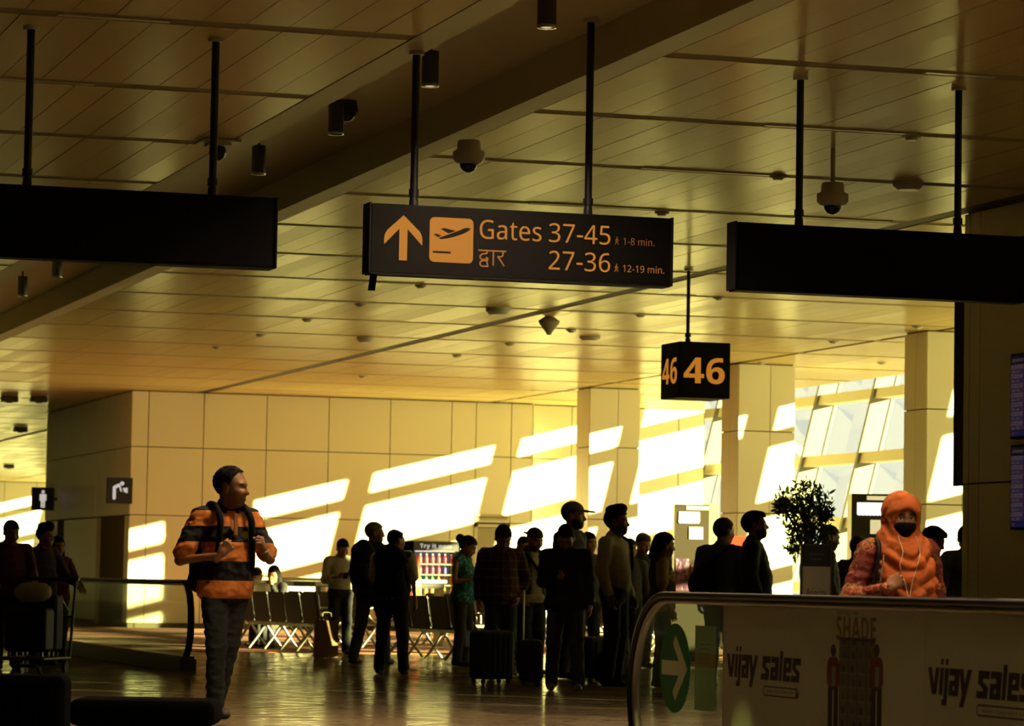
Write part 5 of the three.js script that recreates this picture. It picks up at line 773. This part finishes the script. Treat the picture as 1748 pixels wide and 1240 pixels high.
// ---------- vending machine and its bottles ----------
{ const z = -66.1, a = onZ(692, 925, z), b = onZ(772, 1085, z), x0 = a.x, x1 = b.x, w = x1 - x0, g = thing('vending_machine', 'black vending machine with a lit drinks front reading Try it now', 'vending machine', [x0, 0, z]);
  mk('cabinet', [bb(0, 0.06, 0.02, 1.86, -0.2, 0.5), bb(w - 0.06, w, 0.02, 1.86, -0.2, 0.5), bb(0, w, 0.02, 0.5, -0.2, 0.5), bb(0, w, 1.66, 1.86, -0.2, 0.5), bb(0, w, 0.02, 1.86, -0.22, -0.18)], M.black, g);
  mk('lit_backboard', bb(0.06, w - 0.06, 0.5, 1.66, -0.17, -0.15), std({ c: [0.05, 0.05, 0.06], emissive: rgb(0.5, 0.48, 0.5), emissiveIntensity: 0.12 / EXP, roughness: 0.6 }), g);
  const t = canvas(512, 128, (x) => { x.fillStyle = '#06070a'; x.fillRect(0, 0, 512, 128); x.fillStyle = '#fff'; x.font = 'bold 76px sans-serif'; x.fillText('Try it now', 70, 90); });
  mk('header_sign', new THREE.PlaneGeometry(w * 0.92, 0.2).translate(w / 2, 1.76, 0.502), std({ c: [0.02, 0.02, 0.02], emissive: rgb(0.8, 0.76, 0.66), emissiveMap: t, emissiveIntensity: 0.75 / EXP, roughness: 0.5 }), g);
  mk('side_graphic', bb(-0.012, 0.001, 0.3, 1.6, -0.1, 0.5), std({ c: [0.6, 0.09, 0.03], roughness: 0.5 }), g);
  mk('red_front_panel', bb(0.02, 0.17, 0.5, 1.55, 0.5, 0.515), std({ c: [0.65, 0.1, 0.03], roughness: 0.45 }), g);
  mk('delivery_flap', rb(0.5, 0.2, 0.02, 0.008, w / 2, 0.3, 0.505), M.darkMetal, g); mk('keypad', rb(0.07, 0.2, 0.02, 0.006, w - 0.05, 1.1, 0.505), alu, g);
  const bottle = lathe([[0, 0], [0.032, 0], [0.034, 0.01], [0.034, 0.11], [0.03, 0.13], [0.013, 0.165], [0.013, 0.185], [0, 0.185]], 12), lid = cyl(0.016, 0.016, 0.022, 0, 0.19, 0, 10);
  const rows = [['red', [0.65, 0.06, 0.09]], ['crimson', [0.6, 0.05, 0.12]], ['green', [0.1, 0.5, 0.12]], ['yellow', [0.75, 0.5, 0.06]], ['amber', [0.7, 0.6, 0.3]]], blue = [0.06, 0.08, 0.4], org = [0.75, 0.25, 0.05];
  for (let r = 0; r < 5; r++) { const y = 1.4 - r * 0.215; mk('shelf', bb(0.18, w - 0.07, y - 0.02, y - 0.002, -0.14, 0.4), alu, g);
    for (let k = 0; k < 6; k++) { const q = thing('drink_bottle', '', 'bottle', [x0 + 0.24 + k * (w - 0.38) / 5, y, z + 0.3]), c = r === 2 && k > 2 ? org : r < 2 && k > 3 ? (r ? blue : [0.5, 0.04, 0.08]) : rows[r][1]; const nm = c === blue ? 'blue' : c === org ? 'orange' : r === 0 ? 'red' : rows[r][0];
      q.userData.label = `${nm} bottle on shelf ${['one', 'two', 'three', 'four', 'five'][r]} from the top of the vending machine`; q.userData.group = 'bottles in the vending machine';
      mk('bottle_body', bottle, std({ c, roughness: 0.25, emissive: rgb(...c), emissiveIntensity: 0 }), q); mk('lid', lid, M.white, q); } }
  mk('glass_front', new THREE.PlaneGeometry(w - 0.26, 1.16).translate(w / 2 + 0.06, 1.08, 0.49), M.glass, g);
  const lamp = new THREE.RectAreaLight(rgb(1, 0.95, 0.9), 3.5 / EXP, w - 0.3, 0.06); lamp.position.set(w / 2, 1.63, 0.42); lamp.lookAt(w / 2, 0.6, 0.1); g.add(lamp); lamp.position.set(w / 2, 1.64, 0.42); lamp.rotation.set(-Math.PI / 2 + 0.35, 0, 0);
  mk('light_tube', bb(0.1, w - 0.1, 1.645, 1.66, 0.39, 0.45), std({ c: [0.8, 0.8, 0.8], emissive: rgb(1, 0.95, 0.9), emissiveIntensity: 1.2 / EXP }), g);
}
// ---------- kiosks, poster, priority board ----------
function kiosk(label, px0, px1, ytop, D, sideW, lines) {
  const a = atD(px0, ytop, D), b = atD(px1, ytop, D), w = Math.hypot(b.x - a.x, b.z - a.z), g = thing('gate_kiosk', label, 'kiosk', [a.x, 0, a.z], -17 * Math.PI / 180), h = a.y;
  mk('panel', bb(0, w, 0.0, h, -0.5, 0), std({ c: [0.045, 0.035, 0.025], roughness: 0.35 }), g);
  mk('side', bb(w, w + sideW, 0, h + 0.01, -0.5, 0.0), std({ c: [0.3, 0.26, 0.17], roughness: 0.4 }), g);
  const lit = std({ c: [0.8, 0.8, 0.75], emissive: rgb(1, 1, 0.93), emissiveIntensity: 1.2 / EXP, roughness: 0.4 });
  mk('lit_sign_panel', rb(w * 0.6, 0.15, 0.012, 0.006, w * 0.42, h - 0.18, 0.006), lit, g);
  const t = canvas(512, 96, (x) => { x.fillStyle = '#fff'; x.fillRect(0, 0, 512, 96); x.fillStyle = '#d8d8d0'; for (let i = 0; i < 6; i++) { x.beginPath(); x.roundRect(24 + i * 80, 20, 58, 56, 12); x.fill(); } });
  mk('letter_rim', [-3, -2, -1, 0, 1, 2, 3].map((i) => cyl(0.03, 0.03, 0.012, 0, 0, 0, 14).rotateX(Math.PI / 2).translate(w * 0.42 + i * w * 0.082, h - 0.235, 0.007)), lit, g);
  mk('window_strip', bb(w * 0.34, w * 0.98, h - 0.075, h - 0.025, 0, 0.008), std({ c: [0.75, 0.66, 0.35], emissive: rgb(1, 0.86, 0.4), emissiveIntensity: 0.7 / EXP }), g).userData.label = 'pale lit strip';
  mk('lit_display', rb(w * 0.4, 0.17, 0.012, 0.006, w * 0.62, h - 0.4, 0.006), std({ c: [0.75, 0.68, 0.4], emissive: rgb(1, 0.88, 0.45), emissiveIntensity: 0.65 / EXP }), g);
  mk('poster', bb(w * 0.05, w * 0.44, h - 1.2, h - 0.76, 0, 0.008), std({ map: canvas(128, 160, (x) => { const r = rng(8); x.fillStyle = '#6a4458'; x.fillRect(0, 0, 128, 160); for (let i = 0; i < 40; i++) { x.fillStyle = ['#8d6478', '#4a2c40', '#a07f90', '#55385f'][(r() * 4) | 0]; x.beginPath(); x.ellipse(r() * 128, r() * 160, 6 + r() * 16, 5 + r() * 20, r(), 0, 7); x.fill(); } }), roughness: 0.4 }), g);
  mk('orange_panel', [bb(w * 0.5, w * 0.74, h - 1.0, h - 0.84, 0, 0.008), bb(w * 0.5, w * 0.74, h - 1.18, h - 1.02, 0, 0.008)], std({ c: [0.3, 0.1, 0.02], roughness: 0.5 }), g);
  mk('base', bb(-0.03, w + sideW + 0.03, 0, 0.08, -0.53, 0.05), M.darkMetal, g);
}
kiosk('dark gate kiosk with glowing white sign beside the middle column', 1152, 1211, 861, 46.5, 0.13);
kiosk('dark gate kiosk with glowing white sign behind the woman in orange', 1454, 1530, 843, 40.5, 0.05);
{ const D = 45, a = atD(1246, 916, D), b = atD(1280, 916, D), w = Math.hypot(b.x - a.x, b.z - a.z), g = thing('poster_stand', 'red and orange standing poster beside the bearded man in profile', 'poster', [a.x, 0, a.z], -17 * Math.PI / 180);
  const t = canvas(128, 512, (x) => { x.fillStyle = '#d8641c'; x.fillRect(0, 0, 128, 512); x.fillStyle = '#c22a12'; x.fillRect(0, 0, 128, 60); x.fillStyle = '#e08a1e'; x.fillRect(0, 90, 128, 260); x.fillStyle = '#8a1c1c'; x.beginPath(); x.moveTo(0, 190); x.lineTo(60, 250); x.lineTo(0, 280); x.fill(); x.fillStyle = '#4a4a80'; x.fillRect(0, 280, 40, 230); });
  mk('board', bb(0, w, 0.08, a.y, -0.06, 0), std({ map: t, roughness: 0.5, emissive: rgb(1, 0.8, 0.7), emissiveMap: t, emissiveIntensity: 0.45 / EXP }), g); mk('foot', rb(w + 0.1, 0.08, 0.4, 0.02, w / 2, 0.04, 0), M.darkMetal, g); }
{ const D = 28, a = atD(1367, 929, D), b = atD(1421, 930, D), w = Math.hypot(b.x - a.x, b.z - a.z), g = thing('priority_board', 'grey queue board lettered Priority under a dark header', 'sign', [a.x, 0, a.z], -17 * Math.PI / 180), h = a.y;
  const t = canvas(256, 320, (x) => { x.fillStyle = '#8a8672'; x.fillRect(0, 0, 256, 320); x.fillStyle = '#14161c'; x.fillRect(0, 0, 256, 92); x.fillStyle = '#3a3a40'; x.fillRect(60, 34, 140, 10); x.fillRect(70, 56, 110, 8); x.fillStyle = '#4a4a44'; x.font = 'bold 48px sans-serif'; x.fillText('Priority', 44, 226); });
  mk('board', uvScale(bb(0.012, w - 0.012, h - 0.62, h - 0.012, -0.03, 0.0), 1, 1), std({ map: t, roughness: 0.5 }), g); mk('frame', [bb(0, 0.014, h - 0.63, h, -0.035, 0.006), bb(w - 0.014, w, h - 0.63, h, -0.035, 0.006), bb(0, w, h - 0.014, h, -0.035, 0.006)], M.darkMetal, g); mk('post', cyl(0.03, 0.03, h - 0.6, w / 2, (h - 0.6) / 2, -0.02), M.darkMetal, g); mk('foot', cyl(0.18, 0.2, 0.03, w / 2, 0.015, -0.02, 24), M.darkMetal, g); }
// ---------- potted tree ----------
{ const D = 31, c = atD(1373, 870, D), g = thing('potted_tree', 'small leafy tree in a pot in front of the slanted glazing', 'plant', [c.x, 0, c.z]), r = rng(19);
  mk('pot', lathe([[0, 0], [0.2, 0], [0.24, 0.4], [0.26, 0.42], [0.26, 0.46], [0.22, 0.46], [0.21, 0.4], [0, 0.4]], 24), std({ c: [0.1, 0.08, 0.06], roughness: 0.6 }), g);
  mk('soil', cyl(0.21, 0.21, 0.02, 0, 0.4, 0, 20), std({ c: [0.02, 0.014, 0.01], roughness: 1 }), g);
  mk('trunk', [tube([[0, 0.4, 0], [0.03, 0.8, 0.02], [-0.02, 1.2, 0], [0.02, 1.5, 0.02], [-0.03, 1.85, 0]], 0.022, 24, 7), tube([[0, 1.2, 0], [0.1, 1.4, 0.05], [0.17, 1.6, 0.02]], 0.012, 12, 6), tube([[0, 1.4, 0], [-0.1, 1.6, 0.03], [-0.2, 1.78, 0]], 0.012, 12, 6), tube([[0, 1.5, 0], [0.08, 1.75, -0.08], [0.1, 1.9, -0.05]], 0.01, 12, 6)], std({ c: [0.06, 0.04, 0.025], roughness: 0.9 }), g);
  const leaf = new THREE.Shape(); leaf.moveTo(0, 0); leaf.quadraticCurveTo(0.03, 0.03, 0, 0.085); leaf.quadraticCurveTo(-0.03, 0.03, 0, 0); const lg = new THREE.ShapeGeometry(leaf, 3), lp = lg.attributes.position; for (let i = 0; i < lp.count; i++) lp.setZ(i, -Math.abs(lp.getX(i)) * 0.5 - lp.getY(i) * lp.getY(i) * 3); lg.computeVertexNormals();
  const clumps = [[-0.16, 1.86, 0.13], [0.02, 1.93, 0.13], [0.16, 1.86, 0.12], [-0.12, 1.72, 0.11], [0.13, 1.7, 0.12], [0.0, 1.8, 0.1], [0.16, 1.55, 0.11], [-0.07, 1.56, 0.1], [0.06, 1.45, 0.1], [-0.1, 1.42, 0.08], [0.21, 1.74, 0.07], [-0.22, 1.8, 0.07], [0.03, 1.6, 0.07]], cen = [0, 0, 0];
  [[0.12, 0.17, 0.035], [0.2, 0.24, 0.05], [0.08, 0.11, 0.03]].forEach((col, v) => { const list = []; for (let i = 0; i < 620; i++) { const [x, y, q] = clumps[(r() * clumps.length) | 0], a = r() * 6.28, b = Math.acos(2 * r() - 1), d = q * Math.cbrt(r()); const m = new THREE.Matrix4().makeRotationFromEuler(new THREE.Euler(r() * 6.28, r() * 6.28, r() * 6.28)); const s = 0.5 + r() * 0.5; m.scale(V(s, s, s)).setPosition(x + d * Math.sin(b) * Math.cos(a), y + d * Math.cos(b), d * Math.sin(b) * Math.sin(a)); list.push(lg.clone().applyMatrix4(m)); } const o = mk('foliage', list, phys({ c: col, roughness: 0.6, transmission: 0.3, thickness: 0, side: THREE.DoubleSide }), g); o.userData.kind = 'stuff'; });
}
// ---------- luggage in the queue ----------
{ const fl = (px, py) => onY(px, py, 0);
  suitcase('dark blue rounded suitcase before the man in the plaid shirt', fl(838, 1168), 20, { w: 0.42, h: 0.5, d: 0.26, c: [0.012, 0.018, 0.035] });
  suitcase('black suitcase with raised steel handle by the man in the cardigan', fl(905, 1172), 73, { w: 0.38, h: 0.42, d: 0.24, handle: 0.52 });
  suitcase('black suitcase standing behind the man in black', fl(1026, 1166), 20, { w: 0.56, h: 0.44, d: 0.3 });
  const b = thing('duffel_bag', 'black duffel bag on the floor near the rounded walkway end', 'bag', fl(1052, 1168), 0.4); mk('body', netMesh([cap([-0.16, 0.12, 0], [0.16, 0.12, 0], 0.13, 0.13, 0.05), cap([-0.16, 0.24, 0], [0.16, 0.24, 0], 0.11, 0.1, 0.08)], 0.016, { post: (d, x, y) => Math.max(d + 0.006 * noise3(x * 9, y * 9, 2), 0.004 - y) }), M.black, b); for (const sd of [1, -1]) mk('handle', tube([[-0.1, 0.32, 0.06 * sd], [-0.07, 0.42, 0.03 * sd], [0.07, 0.42, 0.03 * sd], [0.1, 0.32, 0.06 * sd]], 0.012, 20, 6), M.black, b);
  const c = thing('shopping_bag', 'brown paper shopping bag leaning by the seats', 'bag', fl(556, 1124), -0.2); mk('sack', [bb(-0.16, 0.16, 0.008, 0.5, -0.1, -0.095), bb(-0.16, 0.16, 0.008, 0.5, 0.095, 0.1), bb(-0.16, -0.155, 0.008, 0.5, -0.1, 0.1), bb(0.155, 0.16, 0.008, 0.5, -0.1, 0.1), bb(-0.16, 0.16, 0.008, 0.014, -0.1, 0.1)], std({ c: [0.22, 0.13, 0.06], roughness: 0.9 }), c); for (const sd of [1, -1]) mk('handle', tube([[-0.06, 0.5, 0.1 * sd], [-0.05, 0.6, 0.1 * sd], [0.05, 0.6, 0.1 * sd], [0.06, 0.5, 0.1 * sd]], 0.006, 16, 5), M.joint, c);
}
// ---------- luggage trolley of the left group ----------
{ const p = onY(58, 1150, 0), tr = -0.5, g = thing('luggage_trolley', 'dark metal luggage trolley loaded with bags by the left group', 'trolley', p, tr);
  mk('deck', [bar([-0.25, 0.16, -0.4], [-0.25, 0.16, 0.45], 0.018), bar([0.25, 0.16, -0.4], [0.25, 0.16, 0.45], 0.018), bar([-0.25, 0.16, 0.45], [0.25, 0.16, 0.45], 0.018), bar([-0.25, 0.16, 0], [0.25, 0.16, 0], 0.014), bar([-0.25, 0.16, -0.4], [0.25, 0.16, -0.4], 0.018), bar([0, 0.16, -0.4], [0, 0.16, 0.45], 0.014)], M.darkMetal, g);
  mk('upright_frame', [tube([[-0.25, 0.16, -0.4], [-0.25, 0.6, -0.48], [-0.25, 0.98, -0.55]], 0.017, 14, 8), tube([[0.25, 0.16, -0.4], [0.25, 0.6, -0.48], [0.25, 0.98, -0.55]], 0.017, 14, 8), bar([-0.25, 0.6, -0.48], [0.25, 0.6, -0.48], 0.014)], M.darkMetal, g);
  mk('push_bar', bar([-0.28, 1.0, -0.56], [0.28, 1.0, -0.56], 0.024), M.rubber, g);
  mk('basket', [...[0, 1, 2, 3, 4].map((i) => bar([-0.2 + i * 0.1, 0.66, -0.48], [-0.2 + i * 0.1, 0.82, -0.2], 0.006)), bar([-0.22, 0.82, -0.2], [0.22, 0.82, -0.2], 0.008)], M.metal, g);
  for (const [x, z] of [[-0.22, -0.35], [0.22, -0.35], [0, 0.4]]) { const w = mk('wheel', new THREE.CylinderGeometry(0.065, 0.065, 0.035, 18).rotateZ(Math.PI / 2).translate(x, 0.065, z), M.rubber, g); mk('fork', bb(x - 0.025, x + 0.025, 0.1, 0.16, z - 0.02, z + 0.02), M.darkMetal, w); }
  const local = (x, y, z) => { g.updateMatrixWorld(); return g.localToWorld(V(x, y, z)); };
  const q = suitcase('large black suitcase lying on the luggage trolley', local(0, 0.18, 0.18), 0, { w: 0.46, h: 0.46, d: 0.3 }); q.rotation.y = tr;
  const s = suitcase('second black suitcase upright at the back of the luggage trolley', local(0, 0.18, -0.16), 0, { w: 0.44, h: 0.6, d: 0.24 }); s.rotation.y = tr;
  const b = thing('travel_pillow_bag', 'pale cloth bag lying on top of the trolley suitcase', 'bag', local(0.02, 0.745, 0.16), tr); mk('sack', netMesh([ell([0, 0.1, 0], [0.2, 0.1, 0.13], 0.04), cap([-0.1, 0.12, 0], [0.12, 0.14, 0], 0.08, 0.07, 0.05)], 0.013, { post: (d, x, y, z) => Math.max(d + 0.006 * noise3(x * 11, y * 11, z * 11), 0.004 - y) }), std({ c: [0.38, 0.34, 0.26], roughness: 0.9 }), b); mk('tie', new THREE.TorusGeometry(0.05, 0.01, 6, 16).rotateY(Math.PI / 2).translate(0.17, 0.13, 0), M.joint, b);
}
// ---------- foreground bench and case, nearly black ----------
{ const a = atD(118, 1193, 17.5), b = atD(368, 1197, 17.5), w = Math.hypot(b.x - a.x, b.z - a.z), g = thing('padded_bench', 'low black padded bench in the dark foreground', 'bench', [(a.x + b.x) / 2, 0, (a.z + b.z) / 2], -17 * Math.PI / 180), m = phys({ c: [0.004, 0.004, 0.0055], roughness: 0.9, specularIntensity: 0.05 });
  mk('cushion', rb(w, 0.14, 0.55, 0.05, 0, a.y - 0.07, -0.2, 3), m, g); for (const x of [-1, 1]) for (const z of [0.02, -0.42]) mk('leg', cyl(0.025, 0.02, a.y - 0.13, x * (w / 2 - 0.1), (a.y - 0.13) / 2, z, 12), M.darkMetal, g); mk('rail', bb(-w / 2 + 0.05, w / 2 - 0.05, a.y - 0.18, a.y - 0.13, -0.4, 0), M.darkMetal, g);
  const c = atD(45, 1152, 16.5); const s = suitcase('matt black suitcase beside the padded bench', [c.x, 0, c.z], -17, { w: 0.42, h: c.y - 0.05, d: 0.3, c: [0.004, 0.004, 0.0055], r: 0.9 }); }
scene.traverse((o) => { if (o.isMesh) { o.castShadow = true; o.receiveShadow = true; } });
renderer.render(scene, camera);
